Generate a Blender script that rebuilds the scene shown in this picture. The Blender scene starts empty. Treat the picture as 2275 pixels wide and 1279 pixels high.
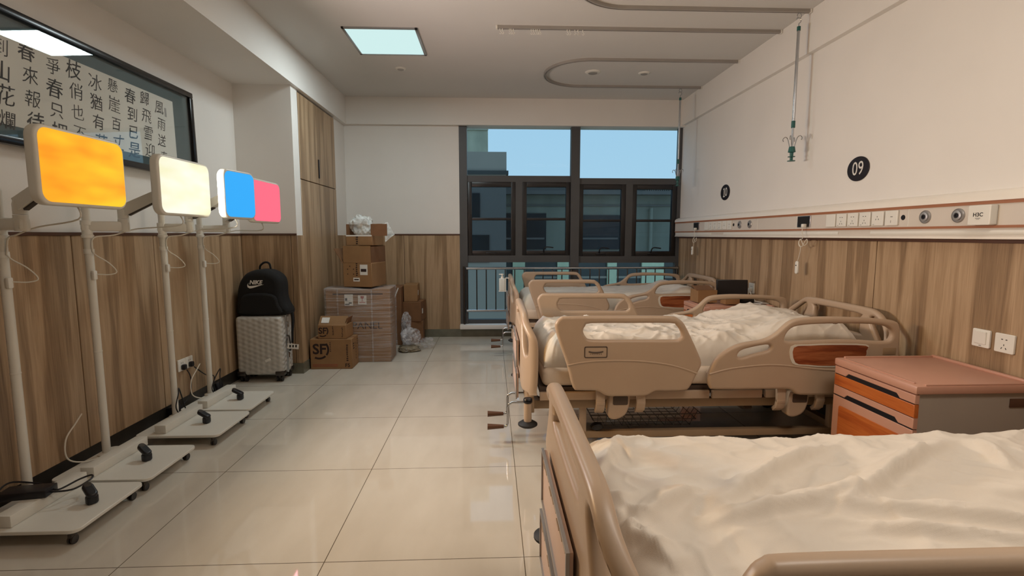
import bpy, bmesh, math, random
from mathutils import Vector, Matrix, Euler, noise
random.seed(7)
S = bpy.context.scene
COL = S.collection
PI = math.pi
R = math.radians

# ---------------------------------------------------------------- camera
F_PX = 1110.0
cam_d = bpy.data.cameras.new('camera')
cam_d.sensor_width = 36.0
cam_d.lens = 36.0 * F_PX / 2275.0
cam_d.clip_start = 0.02
cam = bpy.data.objects.new('camera', cam_d)
COL.objects.link(cam)
cam.location = (0, 0, 1.30)
cam.rotation_euler = (PI / 2 - 0.105463, 0, -0.040741)
S.camera = cam

# ---------------------------------------------------------------- view, world
S.view_settings.view_transform = 'Standard'
S.view_settings.look = 'None'
S.view_settings.exposure = 0.0
S.view_settings.gamma = 1.0
S.view_settings.use_curve_mapping = False
W = bpy.data.worlds.new('dusk_sky')
S.world = W
W.use_nodes = True
nt = W.node_tree
nt.nodes.clear()
wo = nt.nodes.new('ShaderNodeOutputWorld')
bg = nt.nodes.new('ShaderNodeBackground')
tc = nt.nodes.new('ShaderNodeTexCoord')
sx = nt.nodes.new('ShaderNodeSeparateXYZ')
cr = nt.nodes.new('ShaderNodeValToRGB')
cr.color_ramp.elements[0].position = 0.0
cr.color_ramp.elements[0].color = (0.43, 0.68, 0.86, 1)
cr.color_ramp.elements[1].position = 0.6
cr.color_ramp.elements[1].color = (0.30, 0.58, 0.86, 1)
nt.links.new(tc.outputs['Generated'], sx.inputs[0])
nt.links.new(sx.outputs['Z'], cr.inputs[0])
nt.links.new(cr.outputs[0], bg.inputs[0])
bg.inputs[1].default_value = 1.0
nt.links.new(bg.outputs[0], wo.inputs[0])

# lamp powers (watts), used by the lamps' own builders below
P_CEILING = 20.0
P_FILL = 26.0  # added fill lamp, out of view
P_SCREEN = {'orange': 15.0, 'white': 30.0, 'blue': 4.0, 'pink': 5.0}
E_SCREEN = 1.0

# ---------------------------------------------------------------- materials
def lin(c):
    if isinstance(c, str):
        c = [int(c[i:i + 2], 16) / 255 for i in (0, 2, 4)]
        c = [x / 12.92 if x <= 0.04045 else ((x + 0.055) / 1.055) ** 2.4 for x in c]
    return (c[0], c[1], c[2], 1.0)

def new_mat(name):
    m = bpy.data.materials.new(name)
    m.use_nodes = True
    b = m.node_tree.nodes['Principled BSDF']
    return m, m.node_tree, b

def P(name, col, rough=0.5, metal=0.0, var=0.06, scale=6.0, bump=0.0, bscale=60.0, spec=0.5, stretch=None, coat=0.0):
    """principled material with a little procedural colour variation and optional bump"""
    m, t, b = new_mat(name)
    c = lin(col)
    N = t.nodes.new
    co = N('ShaderNodeTexCoord')
    mp = N('ShaderNodeMapping')
    if stretch:
        mp.inputs['Scale'].default_value = stretch
    t.links.new(co.outputs['Object'], mp.inputs[0])
    nz = N('ShaderNodeTexNoise')
    nz.inputs['Scale'].default_value = scale
    nz.inputs['Detail'].default_value = 4
    t.links.new(mp.outputs[0], nz.inputs['Vector'])
    rp = N('ShaderNodeValToRGB')
    rp.color_ramp.elements[0].position = 0.3
    rp.color_ramp.elements[1].position = 0.7
    rp.color_ramp.elements[0].color = tuple(x * (1 - var) for x in c[:3]) + (1,)
    rp.color_ramp.elements[1].color = tuple(min(1, x * (1 + var)) for x in c[:3]) + (1,)
    t.links.new(nz.outputs['Fac'], rp.inputs[0])
    t.links.new(rp.outputs[0], b.inputs['Base Color'])
    b.inputs['Roughness'].default_value = rough
    b.inputs['Metallic'].default_value = metal
    b.inputs['Specular IOR Level'].default_value = spec
    b.inputs['Coat Weight'].default_value = coat
    if bump:
        n2 = N('ShaderNodeTexNoise')
        n2.inputs['Scale'].default_value = bscale
        n2.inputs['Detail'].default_value = 3
        t.links.new(mp.outputs[0], n2.inputs['Vector'])
        bp = N('ShaderNodeBump')
        bp.inputs['Strength'].default_value = bump
        bp.inputs['Distance'].default_value = 0.01
        t.links.new(n2.outputs['Fac'], bp.inputs['Height'])
        t.links.new(bp.outputs[0], b.inputs['Normal'])
    return m

def wood_mat(name, c1, c2, c3, rough=0.4, axis='Z', k=1.0):
    m, t, b = new_mat(name)
    N = t.nodes.new
    co = N('ShaderNodeTexCoord')
    sc = {'Z': (8, 8, 0.42), 'Y': (5, 0.5, 5), 'X': (0.5, 5, 5)}[axis]
    mp = N('ShaderNodeMapping')
    mp.inputs['Scale'].default_value = tuple(s * k for s in sc)
    t.links.new(co.outputs['Object'], mp.inputs[0])
    nz = N('ShaderNodeTexNoise')
    nz.inputs['Scale'].default_value = 1.2
    nz.inputs['Detail'].default_value = 5
    nz.inputs['Distortion'].default_value = 0.35
    t.links.new(mp.outputs[0], nz.inputs['Vector'])
    # ring-like cathedral lines out of the soft noise
    mul = N('ShaderNodeMath'); mul.operation = 'MULTIPLY'; mul.inputs[1].default_value = 26.0
    sn = N('ShaderNodeMath'); sn.operation = 'SINE'
    t.links.new(nz.outputs['Fac'], mul.inputs[0])
    t.links.new(mul.outputs[0], sn.inputs[0])
    mp2 = N('ShaderNodeMapping')
    mp2.inputs['Scale'].default_value = tuple(s * k * (9 if s > 1 else 4) for s in sc)
    t.links.new(co.outputs['Object'], mp2.inputs[0])
    n2 = N('ShaderNodeTexNoise')
    n2.inputs['Scale'].default_value = 3.0
    n2.inputs['Detail'].default_value = 6
    t.links.new(mp2.outputs[0], n2.inputs['Vector'])
    a1 = N('ShaderNodeMath'); a1.operation = 'MULTIPLY_ADD'; a1.inputs[1].default_value = 0.10
    t.links.new(sn.outputs[0], a1.inputs[0])
    t.links.new(nz.outputs['Fac'], a1.inputs[2])
    a2 = N('ShaderNodeMath'); a2.operation = 'MULTIPLY_ADD'; a2.inputs[1].default_value = 0.5
    t.links.new(n2.outputs['Fac'], a2.inputs[0])
    t.links.new(a1.outputs[0], a2.inputs[2])
    rp = N('ShaderNodeValToRGB')
    e = rp.color_ramp.elements
    e[0].position = 0.48; e[0].color = lin(c1)
    e[1].position = 0.98; e[1].color = lin(c3)
    x = e.new(0.72); x.color = lin(c2)
    t.links.new(a2.outputs[0], rp.inputs[0])
    t.links.new(rp.outputs[0], b.inputs['Base Color'])
    b.inputs['Roughness'].default_value = rough
    return m

def emit_mat(name, c, s, c2=None):
    m, t, b = new_mat(name)
    N = t.nodes.new
    b.inputs['Base Color'].default_value = lin('181818')
    b.inputs['Roughness'].default_value = 0.6
    b.inputs['Specular IOR Level'].default_value = 0.15
    b.inputs['Emission Strength'].default_value = s
    if c2:
        co = N('ShaderNodeTexCoord')
        mp = N('ShaderNodeMapping'); mp.inputs['Scale'].default_value = (3, 3, 9)
        nz = N('ShaderNodeTexNoise'); nz.inputs['Scale'].default_value = 1.0; nz.inputs['Detail'].default_value = 2
        rp = N('ShaderNodeValToRGB')
        rp.color_ramp.elements[0].position = 0.35; rp.color_ramp.elements[0].color = lin(c)
        rp.color_ramp.elements[1].position = 0.68; rp.color_ramp.elements[1].color = lin(c2)
        t.links.new(co.outputs['Object'], mp.inputs[0]); t.links.new(mp.outputs[0], nz.inputs['Vector'])
        t.links.new(nz.outputs['Fac'], rp.inputs[0]); t.links.new(rp.outputs[0], b.inputs['Emission Color'])
    else:
        b.inputs['Emission Color'].default_value = lin(c)
    return m

def glass_mat(name, tint=(1, 1, 1), refl=1.0):
    """thin pane: transparent with fresnel mirror reflection"""
    m = bpy.data.materials.new(name)
    m.use_nodes = True
    t = m.node_tree
    t.nodes.clear()
    N = t.nodes.new
    out = N('ShaderNodeOutputMaterial'); mx = N('ShaderNodeMixShader')
    tr = N('ShaderNodeBsdfTransparent'); gl = N('ShaderNodeBsdfGlossy'); fr = N('ShaderNodeFresnel')
    tr.inputs[0].default_value = tint + (1,)
    gl.inputs['Roughness'].default_value = 0.0
    # the pane does not bend light, so both faces must reflect as an outer face does
    ge = N('ShaderNodeNewGeometry'); mr = N('ShaderNodeMapRange')
    mr.inputs[3].default_value = 1.5; mr.inputs[4].default_value = 1 / 1.5
    t.links.new(ge.outputs['Backfacing'], mr.inputs[0]); t.links.new(mr.outputs[0], fr.inputs[0])
    mu = N('ShaderNodeMath'); mu.operation = 'MULTIPLY'; mu.inputs[1].default_value = refl
    t.links.new(fr.outputs[0], mu.inputs[0])
    t.links.new(mu.outputs[0], mx.inputs[0])
    t.links.new(tr.outputs[0], mx.inputs[1]); t.links.new(gl.outputs[0], mx.inputs[2])
    t.links.new(mx.outputs[0], out.inputs[0])
    return m

def film_mat(name, base=0.22, col='d8d8dc', sc=(3, 3, 14)):
    """clear plastic film: mostly see-through, with milky streaks and gloss"""
    m = bpy.data.materials.new(name)
    m.use_nodes = True
    t = m.node_tree
    t.nodes.clear()
    N = t.nodes.new
    out = N('ShaderNodeOutputMaterial'); mx = N('ShaderNodeMixShader'); tr = N('ShaderNodeBsdfTransparent')
    pb = N('ShaderNodeBsdfPrincipled')
    pb.inputs['Base Color'].default_value = lin(col)
    pb.inputs['Roughness'].default_value = 0.22
    co = N('ShaderNodeTexCoord'); mp = N('ShaderNodeMapping'); mp.inputs['Scale'].default_value = sc
    nz = N('ShaderNodeTexNoise'); nz.inputs['Scale'].default_value = 2.5; nz.inputs['Detail'].default_value = 5; nz.inputs['Distortion'].default_value = 0.6
    rp = N('ShaderNodeMapRange')
    rp.inputs[1].default_value = 0.42; rp.inputs[2].default_value = 0.72
    rp.inputs[3].default_value = base * 0.5; rp.inputs[4].default_value = min(1, base * 2.6)
    bp = N('ShaderNodeBump'); bp.inputs['Strength'].default_value = 0.6; bp.inputs['Distance'].default_value = 0.02
    t.links.new(co.outputs['Object'], mp.inputs[0]); t.links.new(mp.outputs[0], nz.inputs['Vector'])
    t.links.new(nz.outputs['Fac'], rp.inputs[0]); t.links.new(nz.outputs['Fac'], bp.inputs['Height'])
    t.links.new(bp.outputs[0], pb.inputs['Normal'])
    t.links.new(rp.outputs[0], mx.inputs[0])
    t.links.new(tr.outputs[0], mx.inputs[1]); t.links.new(pb.outputs[0], mx.inputs[2])
    t.links.new(mx.outputs[0], out.inputs[0])
    return m

def floor_mat():
    m, t, b = new_mat('polished_floor_tile')
    N = t.nodes.new
    co = N('ShaderNodeTexCoord'); sp = N('ShaderNodeSeparateXYZ')
    t.links.new(co.outputs['Object'], sp.inputs[0])
    masks = []
    for ax, off in (('X', 0.126), ('Y', 1.90)):
        a = N('ShaderNodeMath'); a.operation = 'SUBTRACT'; a.inputs[1].default_value = off - 80.0 * 0.8
        d = N('ShaderNodeMath'); d.operation = 'DIVIDE'; d.inputs[1].default_value = 0.8
        f = N('ShaderNodeMath'); f.operation = 'FRACT'
        s = N('ShaderNodeMath'); s.operation = 'SUBTRACT'; s.inputs[1].default_value = 0.5
        ab = N('ShaderNodeMath'); ab.operation = 'ABSOLUTE'
        g = N('ShaderNodeMath'); g.operation = 'GREATER_THAN'; g.inputs[1].default_value = 0.5 - 0.0022
        t.links.new(sp.outputs[ax], a.inputs[0]); t.links.new(a.outputs[0], d.inputs[0]); t.links.new(d.outputs[0], f.inputs[0])
        t.links.new(f.outputs[0], s.inputs[0]); t.links.new(s.outputs[0], ab.inputs[0]); t.links.new(ab.outputs[0], g.inputs[0])
        masks.append(g)
    mxm = N('ShaderNodeMath'); mxm.operation = 'MAXIMUM'
    t.links.new(masks[0].outputs[0], mxm.inputs[0]); t.links.new(masks[1].outputs[0], mxm.inputs[1])
    nz = N('ShaderNodeTexNoise'); nz.inputs['Scale'].default_value = 1.6; nz.inputs['Detail'].default_value = 6
    mp = N('ShaderNodeMapping'); mp.inputs['Scale'].default_value = (3, 1, 1)
    t.links.new(co.outputs['Object'], mp.inputs[0]); t.links.new(mp.outputs[0], nz.inputs['Vector'])
    rp = N('ShaderNodeValToRGB')
    rp.color_ramp.elements[0].position = 0.35; rp.color_ramp.elements[0].color = lin('c4bcae')
    rp.color_ramp.elements[1].position = 0.7; rp.color_ramp.elements[1].color = lin('d0c9bc')
    t.links.new(nz.outputs['Fac'], rp.inputs[0])
    mix = N('ShaderNodeMix'); mix.data_type = 'RGBA'
    t.links.new(mxm.outputs[0], mix.inputs[0]); t.links.new(rp.outputs[0], mix.inputs[6])
    mix.inputs[7].default_value = lin('5b5142')
    t.links.new(mix.outputs[2], b.inputs['Base Color'])
    b.inputs['Roughness'].default_value = 0.035
    b.inputs['IOR'].default_value = 1.55
    return m

def suitcase_mat():
    m, t, b = new_mat('silver_suitcase_shell')
    N = t.nodes.new
    co = N('ShaderNodeTexCoord'); mp = N('ShaderNodeMapping'); mp.inputs['Scale'].default_value = (1, 1, 1)
    t.links.new(co.outputs['Object'], mp.inputs[0])
    sp = N('ShaderNodeSeparateXYZ'); t.links.new(mp.outputs[0], sp.inputs[0])
    add = N('ShaderNodeMath'); add.operation = 'ADD'
    t.links.new(sp.outputs['X'], add.inputs[0]); t.links.new(sp.outputs['Y'], add.inputs[1])
    # three crossing waves raise rows of small hexagonal facets
    tot = None
    for ka, kz in ((130.0, 0.0), (65.0, 150.0), (65.0, -150.0)):
        k = N('ShaderNodeMath'); k.operation = 'MULTIPLY'; k.inputs[1].default_value = kz
        t.links.new(sp.outputs['Z'], k.inputs[0])
        a = N('ShaderNodeMath'); a.operation = 'MULTIPLY_ADD'; a.inputs[1].default_value = ka
        t.links.new(add.outputs[0], a.inputs[0]); t.links.new(k.outputs[0], a.inputs[2])
        s = N('ShaderNodeMath'); s.operation = 'COSINE'
        t.links.new(a.outputs[0], s.inputs[0])
        if tot is None:
            tot = s
        else:
            p = N('ShaderNodeMath'); p.operation = 'ADD'
            t.links.new(tot.outputs[0], p.inputs[0]); t.links.new(s.outputs[0], p.inputs[1])
            tot = p
    mu = tot
    bp = N('ShaderNodeBump'); bp.inputs['Strength'].default_value = 0.5; bp.inputs['Distance'].default_value = 0.0025
    t.links.new(mu.outputs[0], bp.inputs['Height']); t.links.new(bp.outputs[0], b.inputs['Normal'])
    b.inputs['Base Color'].default_value = lin('bab8b2')
    b.inputs['Metallic'].default_value = 0.1
    b.inputs['Roughness'].default_value = 0.38
    return m

M = {}
M['wall'] = P('white_wall_paint', 'e4e1dc', 0.7, var=0.015, scale=3)
M['ceiling'] = P('ceiling_paint', 'd3d1cd', 0.8, var=0.015, scale=2)
M['floor'] = floor_mat()
M['wood'] = wood_mat('oak_wall_panel', '7c644b', '9c8163', 'b89d7e', 0.38)
M['wood_trim'] = P('brown_trim', '54382a', 0.4, var=0.1)
M['skirt'] = P('dark_grey_skirting', '2f2b26', 0.3, var=0.2, scale=20)
M['skirt_pale'] = P('grey_green_skirting', '6c6a5c', 0.25, var=0.15, scale=10)
M['frame_grey'] = P('anthracite_window_frame', '4b4c4e', 0.45, var=0.05)
M['sash'] = P('black_sash', '1d1b1d', 0.35, var=0.1)
M['glass'] = glass_mat('window_glass', (0.95, 0.97, 0.97), 0.015)
M['glass_dark'] = glass_mat('tinted_window_glass', (0.60, 0.64, 0.68), 0.35)
M['picglass'] = glass_mat('picture_glass', (0.98, 0.99, 0.99), 1.1)
M['chrome'] = P('brushed_steel', 'b9bcc0', 0.22, 1.0, var=0.05)
M['steel_dark'] = P('dark_steel', '55504c', 0.35, 0.9, var=0.08)
M['plastic_white'] = P('white_plastic', 'e2e0d8', 0.35, var=0.02)
M['stand_white'] = P('white_powder_coat', 'd9d6cc', 0.38, var=0.02)
M['black'] = P('black_plastic', '14141a', 0.35, var=0.15)
M['black_matte'] = P('black_fabric', '060607', 0.85, var=0.25, scale=40, bump=0.3, bscale=300)
M['bed'] = P('beige_bed_plastic', 'b69f88', 0.38, var=0.025)
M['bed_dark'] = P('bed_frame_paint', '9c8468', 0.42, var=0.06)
M['bed_brown_and_shade'] = P('dark_bed_parts_and_gap_shade', '4a3c32', 0.5, var=0.1)  # dark bed parts; on the deck it paints the shade under the mattress
M['bed_wood'] = wood_mat('red_brown_wood_inlay', '6b2f1a', '8c4a2a', 'a9653f', 0.3, axis='X', k=3.0)
M['sheet'] = P('white_bed_linen', 'dcd3c6', 0.75, var=0.02, scale=4, bump=0.12, bscale=500)
M['mattress'] = P('cream_mattress_cover', 'd6c4b0', 0.7, var=0.04, scale=8, bump=0.15, bscale=200)
M['pink_plastic'] = P('pink_beige_cabinet_plastic', 'bf8f7a', 0.4, var=0.03)
M['orange_wood'] = wood_mat('orange_wood_front', '96471a', 'ab5522', 'be6a30', 0.35, axis='Y', k=2.0)
M['cab_grey'] = P('grey_beige_cabinet_side', 'a2968a', 0.5, var=0.03)
M['carton'] = P('brown_cardboard', '8f6c47', 0.75, var=0.08, scale=9, bump=0.05, bscale=90)
M['carton_dark'] = P('darker_cardboard', '765234', 0.75, var=0.1, scale=9)  # darker brown tone for flaps, tape and some boxes
M['print'] = P('dark_carton_print', '2b1712', 0.7, var=0.1)
M['print_red'] = P('red_print', '9c3a30', 0.7, var=0.1)
M['paper'] = P('white_paper', 'dcdad4', 0.7, var=0.02)
M['ink'] = P('black_ink', '1c1b1a', 0.7, var=0.2)
M['mat_board'] = P('slate_picture_mount', '465a5d', 0.6, var=0.05)
M['rice_paper'] = P('rice_paper', 'e6e4dc', 0.8, var=0.03)
M['frame_black'] = P('black_lacquer_frame', '120d0e', 0.22, var=0.2)
M['film'] = film_mat('stretch_wrap_film', 0.17, sc=(1.2, 1.2, 38))
M['bag'] = film_mat('clear_plastic_bag', 0.3, sc=(9, 9, 9))
M['foam'] = film_mat('white_foam_bag', 0.62, 'e6eae8', sc=(7, 7, 7))
M['suitcase'] = suitcase_mat()
M['teal'] = P('teal_plastic', '1c5a56', 0.4, var=0.08)
M['unit_grey'] = P('silver_grey_panel', 'd2cac0', 0.4, 0.0, var=0.02)
M['unit_light'] = P('cream_unit_profile', 'ebe5db', 0.35, var=0.02)
M['unit_brown'] = P('brown_stripe', 'a06a4b', 0.45, var=0.04)
M['sign_dark'] = P('dark_brown_sign', '1d1112', 0.35, var=0.1)
M['track'] = P('grey_curtain_track', 'a8a39e', 0.4, 0.3, var=0.04)
M['concrete'] = P('weathered_concrete', 'b6ae96', 0.9, var=0.28, scale=1.4, stretch=(1, 1, 0.4))
M['bldg_dark'] = P('slate_cladding', '94877a', 0.7, var=0.06, scale=1)
M['bldg_green'] = P('teal_render', 'b4ac94', 0.8, var=0.2, scale=0.8, stretch=(2, 1, 0.3))
M['bldg_win'] = P('dark_facade_window', '3b3733', 0.3, var=0.2, scale=2)
M['mint'] = P('mint_pillar', 'c4c8a8', 0.7, var=0.06)
M['orange_scr'] = emit_mat('orange_light_screen', 'ff9a1e', E_SCREEN * 1.05, 'ffcb2b')
M['white_scr'] = emit_mat('warm_white_light_screen', 'f7f3c8', E_SCREEN, 'fffdea')
M['blue_scr'] = emit_mat('blue_light_screen', '36aefc', E_SCREEN)
M['pink_scr'] = emit_mat('pink_light_screen', 'ff6f87', E_SCREEN)
M['diffuser'] = emit_mat('ceiling_light_diffuser', 'cfeeec', 1.0)
M['fill_diffuser'] = emit_mat('fill_light_diffuser', 'ffd9a8', 1.0)  # glow of the added fill panel
M['brown_handle'] = P('brown_crank_handle', '5a3a24', 0.4, var=0.1)
M['rubber'] = P('black_rubber', '1b1918', 0.6, var=0.15)
M['satin'] = P('satin_metal_ring', 'a5a3a2', 0.38, 0.5, var=0.03)
M['parcel'] = P('shiny_parcel_wrap', '7d7360', 0.25, var=0.25, scale=14, bump=0.6, bscale=25)
M['chart'] = P('pale_chart_board', 'd3b6a6', 0.4, var=0.03)
M['soap'] = P('frosted_soap_bottle', 'c9cfcb', 0.3, var=0.03)
M['cord'] = P('cream_cable', 'd8d2c4', 0.5, var=0.03)

# ---------------------------------------------------------------- mesh builder
class MB:
    def __init__(self):
        self.bm = bmesh.new()

    def _xf(self, verts, mat):
        if mat is not None:
            bmesh.ops.transform(self.bm, matrix=mat, verts=verts)

    def box(self, c, s, rot=None, bev=0.0, seg=2, mat=None):
        r = bmesh.ops.create_cube(self.bm, size=1.0)
        vs = r['verts']
        bmesh.ops.scale(self.bm, vec=s, verts=vs)
        if bev > 0:
            es = list({e for v in vs for e in v.link_edges})
            q = bmesh.ops.bevel(self.bm, geom=es, offset=min(bev, min(s) * 0.49), segments=seg, profile=0.5, affect='EDGES')
            vs = list({v for f in q['faces'] for v in f.verts} | {v for v in vs if v.is_valid})
        m = Matrix.Translation(c)
        if rot:
            m = m @ Euler(rot).to_matrix().to_4x4()
        if mat is not None:
            m = mat @ m
        self._xf(vs, m)
        return self

    def span(self, x0, x1, y0, y1, z0, z1, bev=0.0, seg=2):
        return self.box(((x0 + x1) / 2, (y0 + y1) / 2, (z0 + z1) / 2), (abs(x1 - x0), abs(y1 - y0), abs(z1 - z0)), bev=bev, seg=seg)

    def ring(self, c, ax, r, n, up=None):
        ax = Vector(ax).normalized()
        u = ax.orthogonal().normalized() if up is None else up
        w = ax.cross(u)
        return [self.bm.verts.new(Vector(c) + u * (r * math.cos(2 * PI * i / n)) + w * (r * math.sin(2 * PI * i / n))) for i in range(n)]

    def cyl(self, p0, p1, r, r2=None, n=18):
        p0, p1 = Vector(p0), Vector(p1)
        r2 = r if r2 is None else r2
        ax = p1 - p0
        a = self.ring(p0, ax, r, n); b = self.ring(p1, ax, r2, n)
        for i in range(n):
            self.bm.faces.new((a[i], a[(i + 1) % n], b[(i + 1) % n], b[i]))
        self.bm.faces.new(a[::-1]); self.bm.faces.new(b)
        return self

    def tube(self, pts, r, n=8, closed=False, smooth=0):
        pts = [Vector(p) for p in pts]
        if smooth:
            pts = catmull(pts, smooth, closed)
        k = len(pts)
        rings = []
        up = None
        for i, p in enumerate(pts):
            if closed:
                d = pts[(i + 1) % k] - pts[i - 1]
            else:
                d = pts[min(i + 1, k - 1)] - pts[max(i - 1, 0)]
            if d.length < 1e-9:
                d = Vector((0, 0, 1))
            d.normalize()
            if up is None:
                up = d.orthogonal().normalized()
            up = (up - d * up.dot(d))
            if up.length < 1e-6:
                up = d.orthogonal()
            up.normalize()
            rr = r[i] if isinstance(r, (list, tuple)) else r
            rings.append(self.ring(p, d, rr, n, up))
        m = k if closed else k - 1
        for i in range(m):
            a, b = rings[i], rings[(i + 1) % k]
            for j in range(n):
                self.bm.faces.new((a[j], a[(j + 1) % n], b[(j + 1) % n], b[j]))
        if not closed:
            self.bm.faces.new(rings[0][::-1]); self.bm.faces.new(rings[-1])
        return self

    def lathe(self, prof, c=(0, 0, 0), n=20, mat=None):
        """profile of (radius, z) about the z axis"""
        rings = []
        vs = []
        for r, z in prof:
            if r < 1e-6:
                v = [self.bm.verts.new((0, 0, z))]
            else:
                v = [self.bm.verts.new((r * math.cos(2 * PI * i / n), r * math.sin(2 * PI * i / n), z)) for i in range(n)]
            rings.append(v); vs += v
        for a, b in zip(rings, rings[1:]):
            for i in range(n):
                j = (i + 1) % n
                if len(a) == 1 and len(b) == 1:
                    continue
                if len(a) == 1:
                    self.bm.faces.new((a[0], b[j], b[i]))
                elif len(b) == 1:
                    self.bm.faces.new((a[i], a[j], b[0]))
                else:
                    self.bm.faces.new((a[i], a[j], b[j], b[i]))
        self._xf(vs, Matrix.Translation(c) @ (mat or Matrix.Identity(4)))
        return self

    def add_mesh(self, me, mat=None):
        n0 = len(self.bm.verts)
        self.bm.from_mesh(me)
        self.bm.verts.ensure_lookup_table()
        if mat is not None:
            bmesh.ops.transform(self.bm, matrix=mat, verts=self.bm.verts[n0:])
        bpy.data.meshes.remove(me)
        return self

    def plate(self, outline, holes=(), thick=0.02, bev=0.005, mat=None, res=3, cut=0):
        cu = bpy.data.curves.new('tmp', 'CURVE')
        cu.dimensions = '2D'; cu.fill_mode = 'BOTH'
        cu.extrude = max(0.0001, thick / 2 - bev); cu.bevel_depth = bev; cu.bevel_resolution = res; cu.offset = -bev
        for pl in [outline] + list(holes):
            sp = cu.splines.new('POLY'); sp.points.add(len(pl) - 1); sp.use_cyclic_u = True
            for p, q in zip(sp.points, pl):
                p.co = (q[0], q[1], 0, 1)
        return self._curve(cu, mat, cut)

    def _curve(self, cu, mat, cut=0):
        ob = bpy.data.objects.new('tmp', cu)
        COL.objects.link(ob)
        me = bpy.data.meshes.new_from_object(ob.evaluated_get(bpy.context.evaluated_depsgraph_get()))
        bpy.data.objects.remove(ob)
        bpy.data.curves.remove(cu)
        if cut:
            b2 = bmesh.new(); b2.from_mesh(me)
            bmesh.ops.remove_doubles(b2, verts=b2.verts, dist=1e-5)
            for _ in range(4):
                es = [e for e in b2.edges if e.calc_length() > cut]
                if not es:
                    break
                bmesh.ops.subdivide_edges(b2, edges=es, cuts=1)
                bmesh.ops.triangulate(b2, faces=[f for f in b2.faces if len(f.verts) > 4])
            b2.to_mesh(me); b2.free()
        return self.add_mesh(me, mat)

    def text(self, s, size, mat, ext=0.0004, bold=0.0, align='CENTER', shear=0.0):
        cu = bpy.data.curves.new('tmp', 'FONT')
        cu.body = s; cu.size = size; cu.extrude = ext; cu.offset = bold; cu.align_x = align; cu.align_y = 'CENTER'; cu.shear = shear
        cu.resolution_u = 3
        return self._curve(cu, mat)

    def quadgrid(self, fn, nu, nv, close_u=False):
        g = [[self.bm.verts.new(fn(i / (nu if close_u else nu - 1), j / (nv - 1))) for j in range(nv)] for i in range(nu)]
        for i in range(nu if close_u else nu - 1):
            for j in range(nv - 1):
                self.bm.faces.new((g[i][j], g[(i + 1) % nu][j], g[(i + 1) % nu][j + 1], g[i][j + 1]))
        return g

    def deform(self, fn):
        for v in self.bm.verts:
            v.co = fn(v.co)
        return self

    def build(self, name, mat, parent=None, angle=38, loc=None):
        bmesh.ops.recalc_face_normals(self.bm, faces=self.bm.faces)
        me = bpy.data.meshes.new(name)
        self.bm.to_mesh(me); self.bm.free()
        me.polygons.foreach_set('use_smooth', [True] * len(me.polygons))
        me.set_sharp_from_angle(angle=R(angle))
        me.materials.append(M[mat] if isinstance(mat, str) else mat)
        o = bpy.data.objects.new(name, me)
        COL.objects.link(o)
        if parent is not None:
            o.parent = parent
        if loc is not None:
            o.location = loc
        return o

def catmull(pts, sub=6, closed=False):
    pts = [Vector(p) for p in pts]
    n = len(pts)
    out = []
    rng = range(n) if closed else range(n - 1)
    for i in rng:
        p0 = pts[(i - 1) % n] if (closed or i > 0) else pts[0]
        p1 = pts[i]; p2 = pts[(i + 1) % n]
        p3 = pts[(i + 2) % n] if (closed or i + 2 < n) else pts[-1]
        for k in range(sub):
            t = k / sub
            out.append(0.5 * ((2 * p1) + (p2 - p0) * t + (2 * p0 - 5 * p1 + 4 * p2 - p3) * t * t + (3 * p1 - p0 - 3 * p2 + p3) * t ** 3))
    if not closed:
        out.append(pts[-1])
    return out

def smooth2(pl, sub=4):
    return [(p.x, p.y) for p in catmull([Vector((a, b, 0)) for a, b in pl], sub, True)]

def rrect(w, h, r, n=6, cx=0, cy=0):
    out = []
    for sx_, sy_, a0 in ((1, 1, 0), (-1, 1, 90), (-1, -1, 180), (1, -1, 270)):
        for i in range(n + 1):
            a = R(a0 + 90 * i / n)
            out.append((cx + sx_ * (w / 2 - r) + r * math.cos(a), cy + sy_ * (h / 2 - r) + r * math.sin(a)))
    return out

# plane matrices: local x,y -> world directions
def frame_mat(o, xd, yd):
    xd, yd = Vector(xd).normalized(), Vector(yd).normalized()
    zd = xd.cross(yd)
    m = Matrix.Identity(4)
    for i in range(3):
        m[i][0], m[i][1], m[i][2], m[i][3] = xd[i], yd[i], zd[i], o[i]
    return m

def tag(o, label, cat, group=None, kind=None):
    o['label'] = label
    o['category'] = cat
    if group:
        o['group'] = group
    if kind:
        o['kind'] = kind
    return o

def thing(name, label, cat, loc=(0, 0, 0), rz=0.0, group=None):
    o = bpy.data.objects.new(name, None)
    o.empty_display_size = 0.1
    COL.objects.link(o)
    o.location = loc
    o.rotation_euler = (0, 0, rz)
    return tag(o, label, cat, group)

def struct(name, mb, mat, label=None):
    o = mb.build(name, mat)
    o['kind'] = 'structure'
    if label:
        o['label'] = label
    return o

KIDS = {}
def copy_tree(o, parent=None):
    c = o.copy()
    COL.objects.link(c)
    if parent is not None:
        c.parent = parent
    for ch in [x for x in bpy.data.objects if x.parent == o]:
        copy_tree(ch, c)
    return c
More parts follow.
